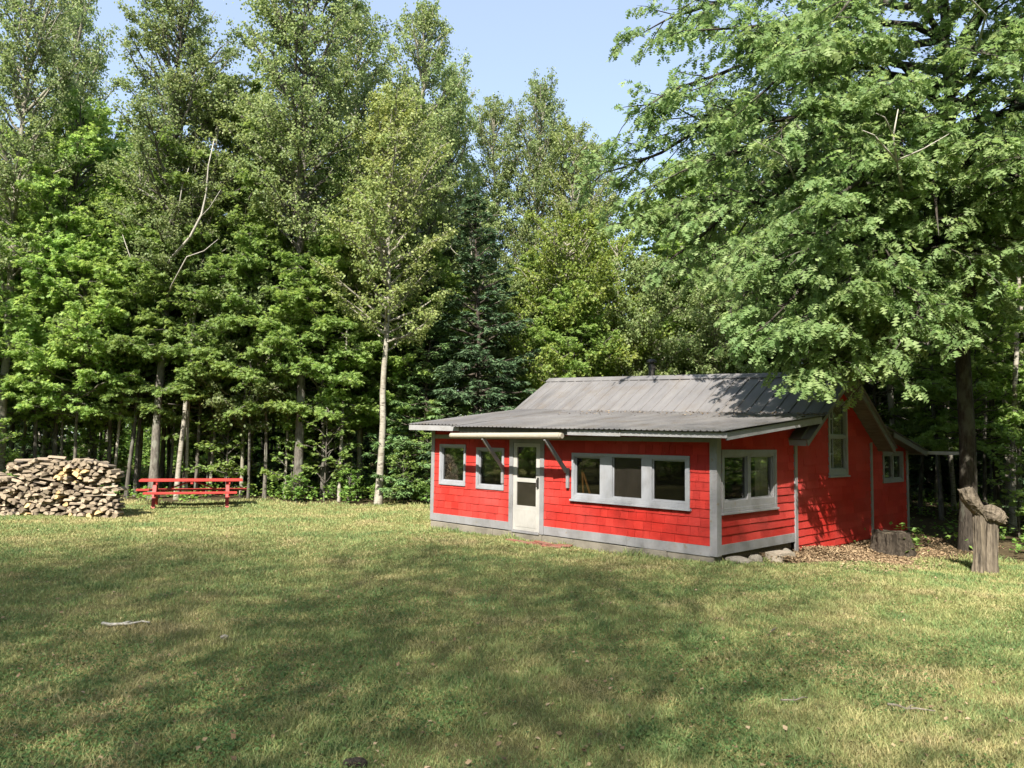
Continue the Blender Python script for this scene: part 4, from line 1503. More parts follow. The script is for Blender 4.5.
# ------------------------------------------------------------------ stumps
def stumps():
    rng = np.random.RandomState(8)

    def wob(seed, amp=0.1):
        r = np.random.RandomState(seed); a = r.rand(8) * 6
        return lambda i, k, n=20: 1 + amp * (math.sin(2 * math.pi * k / n * 5 + a[0] + .2 * i) * .6 + math.sin(2 * math.pi * k / n * 9 + a[1] - .25 * i) * .5 + .5 * math.sin(2 * math.pi * k / n * 2 + a[2]))
    def rough(m, pts, rad, seed, n=26, rings=22, groove=.10, lump=.08, mi=0, bite=.03):
        """a log whose surface is cracked lengthwise and lumpy, with ragged ends"""
        r = np.random.RandomState(seed)
        pts = np.array(pts, dtype=float); rad = np.array(rad, dtype=float)
        d = np.r_[0, np.cumsum(np.linalg.norm(np.diff(pts, axis=0), axis=1))]
        q = np.linspace(0, d[-1], rings)
        P = np.stack([np.interp(q, d, pts[:, k]) for k in range(3)], -1); R = np.interp(q, d, rad)
        ph = r.rand(9) * 6.28; prof = r.randn(n); prof2 = r.randn(n)
        def wobf(i_, k_):
            a = 2 * math.pi * k_ / n; t = i_ / (rings - 1)
            g = groove * (prof[k_] * (1 - t) + prof2[k_] * t) * .7
            l = lump * (math.sin(2 * a + ph[0] + 3 * t) + .7 * math.sin(3 * a + ph[1] - 5 * t) + .5 * math.sin(a + 9 * t + ph[2]))
            return max(.5, 1 + g + l * .6 + r.randn() * .02)
        b = len(m.v)
        m.tube([tuple(p) for p in P], list(R), n, True, mi, wobf)
        ax = (P[-1] - P[0]) / np.linalg.norm(P[-1] - P[0])
        for ring, sg in ((0, -1), (rings - 1, 1)):
            for k_ in range(n):
                v = np.array(m.v[b + ring * n + k_]) + ax * sg * abs(r.randn()) * bite
                m.v[b + ring * n + k_] = tuple(v)

    # low bark-covered stump before the rear lean-to
    D = 17.3; x = at(890, D)
    root = empty('tree_stump', (x, D, gzf(x, D)))
    tag(root, 'low wide stump with shaggy dark bark beside the rear of the cabin', 'tree stump')
    m = MB()
    rough(m, [(0, 0, -.2), (0, 0, 0), (0.01, 0, .12), (0, 0, .3), (0, 0, .46)], [.54, .46, .40, .36, .34], 1, 60, 14, .17, .05, 0, .03)
    m.build('bark', M['stump_bark'], root, smooth=False)
    m = MB(); rough(m, [(0, 0, .40), (0, 0, .485)], [.30, .295], 2, 30, 3, .06, .05, 0, .012); m.build('cut_top', M['stump_top'], root)
    # tall split stump with a crooked log stub on its top
    D = 15.1; x = at(981, D)
    root = empty('tree_stump', (x, D, gzf(x, D)))
    tag(root, 'tall weathered split stump with a broken limb and a knob at its top', 'tree stump')
    m = MB()
    zs = [-.2, 0, .2, .5, .8, 1.0, 1.08]
    rough(m, [(-.12 + .04 * z, .0, z) for z in zs], [.16, .12, .10, .092, .10, .115, .11], 3, groove=.14)
    rough(m, [(.11 + .045 * z, -.02, z) for z in zs], [.18, .135, .115, .105, .11, .12, .10], 4, groove=.14)
    rough(m, [(.0 + .05 * z, .10, z) for z in zs], [.15, .14, .125, .115, .11, .11, .10], 5)
    m.build('trunk', M['weathered'], root)
    m = MB()
    rough(m, [(-.34, -.05, 1.56), (-.30, -.05, 1.45), (-.22, -.04, 1.33), (-.10, -.02, 1.20), (0.0, 0, 1.08)], [.125, .15, .145, .13, .11], 7, lump=.12, groove=.07, bite=.05)
    m.build('broken_limb', M['weathered'], root)
    m = MB()
    rough(m, [(-.04, -.03, 1.20), (.06, -.06, 1.17), (.17, -.08, 1.11), (.27, -.10, 1.04), (.30, -.105, 1.02)], [.08, .145, .17, .15, .10], 8, lump=.12, groove=.06)
    m.build('knot', M['weathered'], root)

stumps()


# ------------------------------------------------------------------ small things on the lawn
def ground_stick(px, depth, L, rz, r, mat, label, bends=5, seed=0, fork=True):
    rg = np.random.RandomState(seed)
    x = at(px, depth); m = MB()
    pts = [(L * (i / bends - .5), 0.09 * L * rg.randn(), .02 + .015 * rg.rand()) for i in range(bends + 1)]
    m.tube(pts, [r * (1 - .5 * i / bends) for i in range(bends + 1)], 7)
    if fork: m.tube([pts[2], (pts[2][0] + .12 * L, .12 * L, .03), (pts[2][0] + .2 * L, .22 * L, .02)], [r * .6, r * .5, r * .3], 6)
    o = m.build('stick', mat, None, smooth=True, loc=(x, depth, gzf(x, depth) + .012))
    o.rotation_euler = (0, 0, rz)
    tag(o, label, 'stick')


ground_stick(137, 8.7, .50, .25, .02, M['dead_wood'], 'pale dead stick lying on the shaded lawn below the woodpile', seed=1)
ground_stick(905, 6.35, .34, -.4, .010, M['stick_wood'], 'thin forked twig on the lawn at the right', seed=2)
ground_stick(793, 6.55, .26, .5, .008, M['stick_wood'], 'short pale twig on the lawn below the mossy patch', seed=3)
ground_stick(772, 8.9, .22, 1.1, .008, M['stick_wood'], 'grey twig lying in front of the cabin corner', seed=4, fork=False)
x = at(234, 8.25); rock('stone', (x, 8.25, gzf(x, 8.25) + .012), (.085, .07, .05), 11, M['stone'], 'small pale stone on the open lawn', 'stone')
x = at(366, 5.15); rock('clod', (x, 5.15, gzf(x, 5.15) + .015), (.15, .10, .06), 12, M['stump_bark'], 'dark clod of earth in the grass at the bottom edge', 'clod')

# ------------------------------------------------------------------ trees
def place(o, px, depth, rz=0.0, s=1.0, sz=None, label=None, cat='tree', group=None, x=None):
    xx = at(px, depth) if x is None else x
    o.location = (xx, depth, gzf(xx, depth))
    o.rotation_euler = (0, 0, rz)
    o.scale = (s, s, sz if sz else s)
    tag(o, label, cat, group)
    return o


def shape_oval(R, p=0.6):
    return lambda g: R * (0.25 + 0.75 * math.sin(math.pi * min(1, (g * 0.9 + 0.12))) ** p)


def maple(seed, H, R, f0=0.14, size=0.125):
    return make_tree('maple_tree', seed, H, 0.0066 * H, f0, int(72 + H), shape_oval(R, .7), lambda g: 8 + 56 * g, -0.12,
                     dict(per_m=5.0, kmin=4, umin=.16, ang=48, vert=(.0, .24), lenf=lambda u: .42 * (1.15 - u), lmin=.35, n=4, droop=-.08, wig=.03),
                     dict(per_m=5.2, kmin=4, umin=.12, ang=48, vert=(0, .12), lenf=lambda u: .5 * (1.1 - u * .6), lmin=.22, n=3, droop=-.1, wig=.03),
                     dict(n=8, n2=8, size=size, shape=STAR, tilt=.6, droop=.22, side=.8, jit=.035), (M['bark_grey'], M['maple']))


def aspen(seed, H, R, f0=0.34, bark='bark_aspen', mat='aspen', size=0.078, n=10, name='aspen_tree', lean=(0, 0), elo=28, n2=6, jit=.06, thin=1.0):
    return make_tree(name, seed, H, 0.0072 * H * thin, f0, int(56 + H), shape_oval(R, .6), lambda g: elo + 36 * g, 0.10,
                     dict(per_m=5.5, kmin=5, umin=.12, ang=44, vert=(.12, .25), lenf=lambda u: .46 * (1.2 - u), lmin=.35, n=4, droop=.05, wig=.04),
                     dict(per_m=6.0, kmin=4, umin=.1, ang=46, vert=(-.05, .35), lenf=lambda u: .5, lmin=.2, n=3, droop=-.25, wig=.05),
                     dict(n=n, n2=n2, size=size, shape=ROUND, tilt=.9, droop=.9, side=.8, rand=.6, jit=jit), (M[bark], M[mat]), lean=lean, thin=thin)


def spruce(seed, H, R, mat='spruce', f0=0.05):
    return make_tree('spruce_tree', seed, H, 0.0095 * H, f0, int(H * 11), lambda g: R * (1 - g) ** .85 + .12, lambda g: -14 + 40 * g, 0.12,
                     dict(per_m=7.5, kmin=4, umin=.18, ang=52, vert=(-.10, .10), lenf=lambda u: .42 * (1.1 - u), lmin=.16, n=3, droop=-.12, wig=.02),
                     dict(per_m=7.0, kmin=2, umin=.2, ang=46, vert=(-.08, .15), lenf=lambda u: .4, lmin=.12, n=2, droop=-.1, wig=.02),
                     dict(n=8, n2=12, size=.17, shape=NEEDLE, tilt=.6, droop=.12, fwd=.9, side=.55, rand=.25, jit=.015), (M['bark_dark'], M[mat]))


def pole_tree(seed, H, bark, mat, R=1.5):
    """slim forest stem, bare for most of its height"""
    return make_tree('slender_tree', seed, H, 0.0058 * H, 0.52, 26, shape_oval(R), lambda g: 20 + 40 * g, 0.05,
                     dict(per_m=3.5, kmin=3, umin=.2, ang=46, vert=(.05, .2), lenf=lambda u: .45 * (1.2 - u), lmin=.3, n=3, droop=0, wig=.04),
                     dict(per_m=4.0, kmin=3, umin=.1, ang=46, vert=(0, .3), lenf=lambda u: .5, lmin=.25, n=2, droop=-.1, wig=.04),
                     dict(n=6, n2=4, size=.115, shape=DIAMOND, tilt=.6, droop=.4, jit=.06), (M[bark], M[mat]), lean=(.5, -.3), trunk_sides=8)


def sapling(seed, H, R, mat, size, name='sapling'):
    return make_tree(name, seed, H, 0.014, .08, 22, shape_oval(R, .5), lambda g: 25 + 40 * g, -.12,
                     dict(per_m=5.5, kmin=3, umin=.2, ang=48, vert=(.05, .2), lenf=lambda u: .5 * (1.1 - u * .6), lmin=.14, n=3, droop=-.1, wig=.04),
                     dict(per_m=6, kmin=2, umin=.2, ang=48, vert=(0, .2), lenf=lambda u: .5, lmin=.08, n=2, droop=-.1, wig=.03),
                     dict(n=5, n2=5, size=size, shape=ROUND, tilt=.5, droop=.3, jit=.03), (M['bark_grey'], M[mat]), trunk_sides=6)


# prototypes (each is placed below as the first of its kind)
MA = [maple(101, 10.5, 2.9, .20), maple(102, 12.5, 3.2, .27), maple(103, 8.0, 2.5, .33)]
AS = [aspen(201, 18.0, 2.3), aspen(202, 16.5, 2.6, .3), aspen(203, 19.5, 3.0, .42, 'bark_grey')]
BI = [aspen(301, 13.0, 2.3, .37, 'bark_birch', 'birch', .078, 9, 'birch_tree', (.4, 0)), aspen(302, 14.5, 2.0, .36, 'bark_birch', 'birch', .075, 9, 'birch_tree', (-.5, .2))]
OL = [aspen(351, 10.0, 2.3, .2, 'bark_aspen', 'olive', .085, 8, 'young_birch_tree', (.3, 0), 15)]
YB = [aspen(361, 8.5, 2.2, .28, 'bark_aspen', 'aspen', .078, 10, 'young_aspen_tree', (.2, 0), 14), aspen(362, 6.5, 1.8, .30, 'bark_aspen', 'aspen', .078, 10, 'young_aspen_tree', (-.2, 0), 14)]
SP = [spruce(401, 11.5, 2.5), spruce(402, 7.5, 1.9, 'fir'), spruce(403, 14.0, 2.6)]
PO = [pole_tree(501, 11, 'bark_grey', 'maple'), pole_tree(502, 12.5, 'bark_dark', 'maple'), pole_tree(503, 13, 'bark_birch', 'aspen')]
SA = [sapling(601, 1.5, .75, 'shrub', .10, 'shrub'), sapling(602, .9, .6, 'shrub', .085, 'shrub'), sapling(603, 2.6, .95, 'maple', .11)]
_used = set()


def settle():
    """no prototype may be left standing at the origin"""
    for p in MA + AS + BI + OL + YB + SP + PO + SA:
        assert p.name in _used, p.name


def inst(proto, *a, **k):
    if proto.name in _used:
        o = copy_tree(proto)
    else:
        _used.add(proto.name); o = proto
    return place(o, *a, **k)


# --- front row along the lawn, from left to right
inst(SA[0], 352, 25.6, 1.0, .62, label='leafy bush between the white birch and the picnic table', cat='shrub')
inst(SA[2], 1016, 21.0, 2.0, 1.0, label='young maple sapling at the right edge behind the split stump', cat='sapling')
inst(SA[1], 300, 25.4, 1.0, .8, label='low bright green shrub at the edge of the lawn', cat='shrub', group='shrubs along the forest edge')
inst(AS[0], 4, 25.6, 0.4, 1.02, label='slim pale-trunked aspen at the far left edge beside the woodpile')
inst(MA[0], 58, 27.0, 1.0, 1.08, 1.28, label='leafy maple rising behind the woodpile')
inst(AS[1], 48, 31.0, 2.0, 1.0, 1.22, label='tall dark-topped aspen standing above the woodpile maple')
tall = inst(AS[2], 158, 26.0, 0.0, 1.0, .88, label='tall aspen with bare silvery dead limbs halfway up')
inst(MA[2], 112, 27.2, 2.2, 1.1, 1.25, label='small maple between the woodpile and the picnic table')
inst(MA[1], 232, 28.0, 0.7, 1.1, 1.16, label='broad bright maple behind the right end of the picnic table')
inst(MA[0], 15, 28.5, 2.0, 1.1, 1.22, label='leafy maple at the far left edge behind the slim aspen')
inst(MA[0], 165, 29.5, 4.4, 1.1, 1.22, label='leafy maple around the trunk of the dead-limbed aspen')
inst(MA[1], 285, 30.5, 5.0, 1.1, 1.12, label='maple standing between the bright maple and the tallest poplar')
inst(MA[1], 95, 32.0, 3.0, 1.2, 1.12, label='big maple filling in behind the woodpile maple')
inst(MA[0], 212, 27.6, 5.2, .95, .9, label='maple with low lit sprays just behind the picnic table')
inst(MA[2], 268, 26.6, 1.1, 1.0, 1.1, label='small maple right of the picnic table at the lawn edge')
inst(MA[2], 78, 25.8, 3.1, .9, 1.0, label='small maple directly behind the middle of the woodpile')
inst(MA[0], 345, 29.0, .4, 1.1, 1.2, label='maple in the gap between the tallest poplar and the white birch')
inst(YB[0], 25, 28.2, .4, 1.0, label='young aspen between the far left edge and the woodpile maple')
inst(YB[0], 142, 29.2, 1.4, 1.05, label='young fine-leaved aspen left of the dead-limbed aspen')
inst(YB[1], 190, 28.8, 2.4, 1.1, label='young aspen filling the dark gap above the picnic table')
inst(YB[0], 255, 29.0, 3.4, 1.1, label='young aspen between the bright maple and the tallest poplar')
inst(YB[1], 322, 28.4, 4.4, 1.0, label='young aspen right behind the trunk of the tallest poplar')
inst(YB[0], 362, 29.6, 5.4, 1.0, label='young aspen just left behind the white birch')
inst(YB[1], 412, 28.6, .9, 1.1, label='young aspen between the white birch and the spruce')
inst(YB[1], 98, 29.0, 1.9, 1.1, label='young aspen behind the right end of the woodpile')
inst(YB[0], 530, 30.5, 2.9, 1.0, label='young aspen right of the spruce above the low roof end')
inst(YB[0], 660, 29.5, 3.9, 1.05, label='young aspen behind the stovepipe')
inst(YB[0], 715, 29.0, 4.9, 1.0, label='young aspen behind the right end of the roof ridge')
inst(MA[2], 38, 26.6, 2.7, 1.1, 1.15, label='small maple behind the left part of the woodpile')
inst(MA[2], 140, 27.0, 5.7, 1.1, 1.1, label='small maple just left behind the picnic table')
inst(MA[2], 200, 26.9, 3.9, 1.05, 1.15, label='small maple right behind the picnic table, its sprays over the tabletop')
inst(YB[1], 245, 26.8, .2, 1.15, 1.15, label='young aspen standing right of the picnic table')
inst(MA[2], 325, 26.7, 1.7, 1.05, 1.1, label='small maple between the tallest poplar trunk and the birch trunk')
inst(MA[0], 425, 28.2, 2.2, .9, .85, label='slim maple just right behind the white birch')
inst(PO[2], 181, 25.9, 0.3, 1.0, label='thin white stem standing right behind the picnic table')
inst(PO[0], 131, 26.2, 1.3, .9, label='grey bare stem left of the picnic table')
inst(AS[2], 301, 26.0, 2.5, 1.05, .98, label='tallest poplar with a dark lower trunk left of the white birch')
inst(BI[0], 381, 25.3, 0.6, 1.12, 1.04, label='white-trunked birch alone at the edge of the lawn left of the cabin')
inst(MA[2], 330, 27.5, 4.0, 1.0, .95, label='low spreading maple just left of the white birch')
inst(SP[0], 474, 26.8, 0.2, 1.0, .95, label='dark pointed spruce behind the left end of the cabin')
inst(SP[1], 428, 26.4, 1.2, 1.0, .82, label='small green fir at the left corner of the cabin')
inst(SP[1], 505, 27.6, 3.2, .9, .62, label='short fir peeping over the low roof next to the spruce')
inst(SP[2], 838, 31.0, 1.0, 1.0, .9, label='tall conifer in the shade behind the gable of the cabin')
inst(OL[0], 560, 28.5, 0.3, 1.08, 1.05, label='yellow-green young birch above the low end of the roof')
inst(OL[0], 622, 30.0, 2.6, 1.1, 1.02, label='olive young birch above the middle of the roof ridge')
inst(AS[1], 532, 34.0, 1.0, .95, 1.10, label='slim poplar whose top stands against the gap of sky')
inst(AS[0], 594, 36.0, 2.0, 1.0, .90, label='poplar right of the sky gap over the roof')
inst(AS[0], 412, 29.0, 4.0, 1.0, 1.03, label='tall poplar just right of the white birch top')
inst(AS[1], 446, 31.5, 5.0, .9, 1.05, label='poplar behind the spruce, its top beside the sky gap')
inst(BI[1], 566, 33.5, 1.9, 1.05, 1.08, label='birch rising between the two poplars of the sky gap')
inst(AS[0], 492, 34.0, .5, .95, .98, label='slim poplar directly behind the dark spruce tip')
inst(BI[1], 430, 31.0, 0.3, 1.05, 1.12, label='olive-leaved birch rising behind the white birch')
inst(AS[0], 350, 31.0, 3.0, 1.15, 1.08, label='tall poplar directly behind the white birch')
inst(BI[1], 270, 32.5, 1.3, 1.15, 1.1, label='birch filling in between the two tallest poplars')
inst(MA[1], 690, 31.0, 3.4, 1.15, 1.05, label='large maple behind the chimney side of the roof')
inst(AS[1], 735, 33.0, 4.2, 1.2, 1.0, label='pale poplar behind the right half of the roof')
inst(BI[1], 897, 26.5, 0.4, 1.0, 1.0, label='white birch trunk standing behind the rear lean-to')
inst(PO[2], 1010, 22.5, 0.0, 1.0, label='white stem in the shade at the right edge of the view')
inst(PO[1], 995, 24.5, 2.0, 1.1, label='dark stem behind the tall split stump')
inst(PO[0], 940, 25.5, 2.5, 1.0, label='grey stem between the oak and the rear lean-to')

for i, (px_i, d_i) in enumerate([(918, 27.5), (884, 28.5), (952, 29.0), (983, 27.0), (1018, 28.5), (1040, 24.0), (908, 32.0), (935, 33.0), (968, 33.5), (1000, 32.0), (874, 33.0), (1060, 29.0)]):
    inst(PO[2] if i % 3 else PO[0], px_i, d_i, i * 1.7, rs.uniform(.8, 1.0), label='slim pale stem in the shade between the cabin and the right edge', group='slim stems right of the cabin')
for i, (px_i, d_i) in enumerate([(118, 26.4), (174, 26.8), (190, 26.3), (214, 27.0), (252, 26.2), (288, 26.9), (342, 26.0), (66, 26.5)]):
    inst(PO[2] if i % 3 != 1 else PO[0], px_i, d_i, i * 2.3, .62, .9, label='very thin stem at the front of the woods near the picnic table', group='thin stems near the picnic table')
# silvery dead limbs of the tall aspen: pieces of its trunk
m = MB()
for pts, r in (([(0, 0, 8.6), (.5, -.4, 9.1), (1.15, -.6, 9.8), (1.5, -.68, 10.6), (1.62, -.7, 11.4), (1.7, -.78, 12.4), (1.85, -.8, 13.4)], .06),
               ([(0.1, 0, 9.2), (.35, -.4, 10.3), (.8, -.6, 11.0), (.9, -.66, 11.7), (1.1, -.7, 12.4)], .045),
               ([(.1, 0, 7.6), (.7, -.6, 8.0), (1.3, -.9, 8.9), (1.8, -.95, 9.1), (2.2, -1.0, 9.5)], .035),
               ([(1.35, -.63, 10.4), (1.8, -.8, 10.8), (2.1, -.8, 11.5)], .02), ([(0, 0, 7.9), (-.5, -.6, 8.9), (-.7, -.7, 9.8)], .03)):
    pts = [(a * 1.15, b_ * 1.9, c) for a, b_, c in pts]
    m.tube(pts, [r * (1 - .8 * i / (len(pts) - 1)) for i in range(len(pts))], 7)
m.build('dead_limb', M['dead_wood'], tall, smooth=True)['label'] = 'bare silvery dead limbs'

# --- the oak whose crown hangs over the cabin
OX, OY = at(967, 18.2), 18.2


def oak_keep(P):
    """room for the roof, the lawn's light and the viewer: where the crown really is"""
    x, y, z = P[:, 0] + OX, P[:, 1] + OY, P[:, 2] + gzf(OX, OY)
    lx, ly = cab_local(x, y)
    ok = z > 2.2
    roofz = np.where(ly > 3.5, RIDGE_Z - 0.028 * lx - PITCH * np.abs(ly - RIDGE_Y), z_front(lx, ly)) + 0.12
    over = (lx > -9) & (lx < 0.7) & (ly > -0.8) & (ly < 10.6)
    ok &= ~(over & (z < roofz))
    # the low skirt only hangs near the gable end; it climbs towards the far side
    ok &= ~((lx < -1.2) & (z < 4.4 + 0.55 * (-1.2 - lx)))
    ok &= ~((ly < 0.2) & (lx < 1.2) & (z < 9))
    return ok


def lw(dx, dy, z): return (dx - OX, dy - OY, z + 0.36)


limbs = [  # height fraction on the trunk, end point (world), sag
    (.40, lw(6.6, 15.6, 4.6), .5), (.45, lw(5.6, 17.0, 5.2), .7), (.42, lw(7.6, 14.6, 4.2), .5), (.48, lw(4.2, 18.6, 6.4), .8),
    (.52, lw(6.0, 15.4, 7.2), .8), (.55, lw(3.4, 18.8, 8.4), .9), (.56, lw(5.0, 16.6, 9.4), .9), (.60, lw(7.4, 14.4, 7.6), .8),
    (.62, lw(2.9, 19.5, 10.4), .9), (.66, lw(4.0, 18.0, 12.0), .9), (.64, lw(6.4, 15.2, 10.6), .8), (.70, lw(3.2, 20.6, 13.2), .8),
    (.72, lw(5.4, 17.0, 14.2), .7), (.74, lw(7.6, 15.4, 13.4), .6), (.80, lw(6.4, 18.5, 16.5), .5), (.82, lw(8.8, 16.8, 16.8), .4), (.86, lw(10.4, 18.6, 18.5), .3),
    (.48, lw(9.6, 13.8, 6.4), .5), (.50, lw(9.0, 13.2, 7.0), .7), (.58, lw(9.8, 13.0, 9.6), .7), (.66, lw(9.4, 14.0, 12.4), .6),
    (.46, lw(12.0, 14.0, 5.4), .5), (.54, lw(12.6, 13.8, 8.2), .6), (.62, lw(12.8, 14.6, 11.2), .6), (.48, lw(14.4, 17.0, 6.2), .6),
    (.58, lw(15.0, 17.5, 9.4), .6), (.68, lw(14.0, 17.0, 13.0), .5), (.78, lw(12.4, 16.6, 15.8), .4), (.50, lw(12.5, 21.5, 6.5), .6),
    (.60, lw(10.0, 23.0, 9.6), .6), (.56, lw(7.4, 21.8, 7.8), .7), (.66, lw(6.0, 22.4, 11.4), .7), (.76, lw(8.4, 21.4, 14.8), .5),
    (.42, lw(5.5, 13.9, 6.4), .7), (.40, lw(6.2, 14.3, 5.0), .5), (.48, lw(5.0, 14.6, 8.0), .9), (.50, lw(6.8, 13.6, 8.6), .9), (.44, lw(6.4, 15.0, 5.8), .6),
    (.56, lw(5.4, 14.4, 9.6), .8), (.45, lw(4.6, 16.0, 5.9), .7), (.47, lw(2.4, 19.4, 7.4), .9), (.44, lw(3.2, 20.0, 5.9), .8), (.55, lw(2.0, 20.5, 9.2), .9),
    (.60, lw(8.4, 13.2, 11.2), .7), (.62, lw(10.6, 12.8, 12.2), .6), (.56, lw(11.4, 13.2, 9.4), .6), (.70, lw(9.0, 14.4, 15.0), .5), (.66, lw(7.6, 14.0, 12.6), .6),
    (.72, lw(10.8, 14.2, 15.4), .4), (.58, lw(8.6, 13.6, 9.2), .7), (.38, lw(5.65, 14.95, 3.3), .4), (.38, lw(5.9, 15.1, 3.7), .4), (.39, lw(5.3, 14.8, 4.0), .5), (.40, lw(5.6, 14.6, 4.4), .5), (.39, lw(4.9, 15.0, 4.3), .6), (.39, lw(6.3, 15.4, 4.3), .5), (.40, lw(4.4, 15.9, 4.7), .6), (.41, lw(5.2, 14.3, 5.4), .7), (.40, lw(8.0, 15.4, 4.5), .4), (.44, lw(12.8, 15.8, 5.4), .4), (.48, lw(11.2, 14.2, 6.6), .4), (.53, lw(7.8, 13.9, 5.9), .6)]
oak = make_tree('oak_tree', 77, 18.5, .185, .3, 0, None, None, 0,
                dict(per_m=3.6, kmin=9, umin=.15, ang=44, vert=(.05, .28), lenf=lambda u: .36 * (1.25 - u), lmin=.8, n=5, droop=-.10, wig=.035),
                dict(per_m=4.6, kmin=5, umin=.10, ang=46, vert=(0, .25), lenf=lambda u: .42 * (1.2 - u * .6), lmin=.32, n=3, droop=-.16, wig=.04),
                dict(n=9, n2=9, size=.19, shape=OAK, tilt=.5, droop=.5, fwd=.9, side=.75, rand=.35, jit=.05), (M['bark_oak'], M['oak']),
                lean=(-.35, 0), limbs=limbs, keep=oak_keep, twigs=True, trunk_sides=14, fork=[(.30, 1.9, -.2, 8.0, .13)])
m = MB()
for n_, (pts, r) in enumerate((([lw(8.4, 16.2, 6.6), lw(7.5, 14.6, 7.0), lw(7.05, 13.9, 7.3), lw(6.9, 13.7, 7.7), lw(6.95, 13.6, 8.15)], .035),
               ([lw(7.05, 13.9, 7.3), lw(6.7, 13.6, 7.42), lw(6.45, 13.5, 7.62), lw(6.2, 13.4, 7.66)], .024), ([lw(6.9, 13.7, 7.7), lw(6.65, 13.5, 7.95), lw(6.45, 13.4, 7.98)], .018),
               ([lw(7.05, 13.9, 7.3), lw(7.4, 13.6, 7.42), lw(7.75, 13.4, 7.62)], .02), ([lw(9.4, 15.5, 9.6), lw(8.6, 13.6, 9.95), lw(8.1, 13.2, 10.0), lw(7.7, 12.9, 10.05)], .028),
               ([lw(6.0, 15.8, 7.4), lw(5.3, 14.9, 7.75), lw(4.6, 14.5, 7.9)], .022))):
    m.tube(pts, [r * (1 - .75 * i / (len(pts) - 1)) for i in range(len(pts))], 7)
    if n_ >= 3:                      # the fork is one limb, the two others are limbs of their own
        m.build('dead_limb', M['dead_wood'], oak, smooth=True)['label'] = ['pale forked dead twig showing through the leaves', 'bare pale dead twig high in the crown', 'bare pale dead twig low in the crown'][n_ - 3]
        m = MB()
place(oak, 0, OY, 0, 1, label='big dark oak whose crown hangs over the gable end of the cabin', x=OX)

# --- trees deeper in the woods
def deep_woods():
    rng = random.Random(17)
    pts = []
    names = {'maple_tree': 'leafy green maple deeper in the woods, half hidden by nearer trees',
             'aspen_tree': 'tall pale aspen deeper in the woods behind the front row',
             'birch_tree': 'olive-leaved birch deeper in the woods behind the front row',
             'spruce_tree': 'dark conifer standing deep in the shade of the woods',
             'slender_tree': 'thin bare stem standing in the dark of the woods'}
    tries = 0
    while len(pts) < 185 and tries < 20000:
        tries += 1
        y = 27.5 + 30 * rng.random() ** 1.1
        x = rng.uniform(-0.80 * y - 3, 0.80 * y + 4)
        if x > 6: y -= min(6, (x - 6) * .7)
        if in_cabin(x, y, 2.5): continue
        if min(((x - a) ** 2 + (y - b) ** 2) ** .5 for a, b in pts) < 1.9 if pts else False: continue
        if (x - OX) ** 2 + (y - OY) ** 2 < 12: continue
        if lawn_mask(np.array([x]), np.array([y]))[0] > .02: continue
        pts.append((x, y))
    for i, (x, y) in enumerate(pts):
        px = 512 + x / y * F_PX
        sky = 440 < px < 660
        r = rng.random()
        if r < .34: p = rng.choice(PO); s = rng.uniform(.8, 1.05)
        elif r < .62: p = rng.choice(MA); s = rng.uniform(.85, 1.1)
        elif r < .78: p = rng.choice(AS); s = rng.uniform(.7, .85)
        elif r < .88: p = rng.choice(BI); s = rng.uniform(.85, 1.05)
        else: p = rng.choice(SP); s = rng.uniform(.7, 1.0)
        if sky: s *= .84
        base = p.name.split('.')[0]
        o = copy_tree(p)
        for c in list(o.children):
            if c.name.startswith('dead_limb'): bpy.data.objects.remove(c)
        place(o, 0, y, rng.uniform(0, 6.28), s, None, names[base], 'tree', names[base].split(',')[0] + 's', x=x)
    for i in range(11):
        x = rng.uniform(-18.5, -2.5); y = float(np.interp(x, LAWN_EDGE_X, LAWN_EDGE_Y)) + rng.uniform(.5, 4.2)
        if x < -14 and y < 22: continue
        inst(SA[2], 0, y, rng.uniform(0, 6.28), rng.uniform(.8, 1.35), None, x=x, cat='sapling', label='small leafy sapling growing at the edge of the woods', group='saplings along the forest edge')
    # shrubs and saplings along the forest edge
    n = 0
    for i in range(24):
        x = rng.uniform(-8.0, -2.4) if i < 16 else rng.uniform(10.5, 22)
        e = float(np.interp(x, LAWN_EDGE_X, LAWN_EDGE_Y))
        y = e + rng.uniform(.2, 2.6)
        if in_cabin(x, y, .8) or (-15.4 < x < -9.8 and y < 21.5): continue
        if abs(x - OX) < .7 and abs(y - OY) < .8: continue
        p = SA[1] if rng.random() < .9 else (SA[0] if rng.random() < .5 else SA[2])
        s = rng.uniform(.4, .7)
        sap = p.name.startswith('sapling')
        inst(p, 0, y, rng.uniform(0, 6.28), s, None, x=x, cat='sapling' if sap else 'shrub',
             label='small leafy sapling growing at the edge of the woods' if sap else 'low bright green shrub at the edge of the lawn',
             group='saplings along the forest edge' if sap else 'shrubs along the forest edge')


deep_woods()
settle()


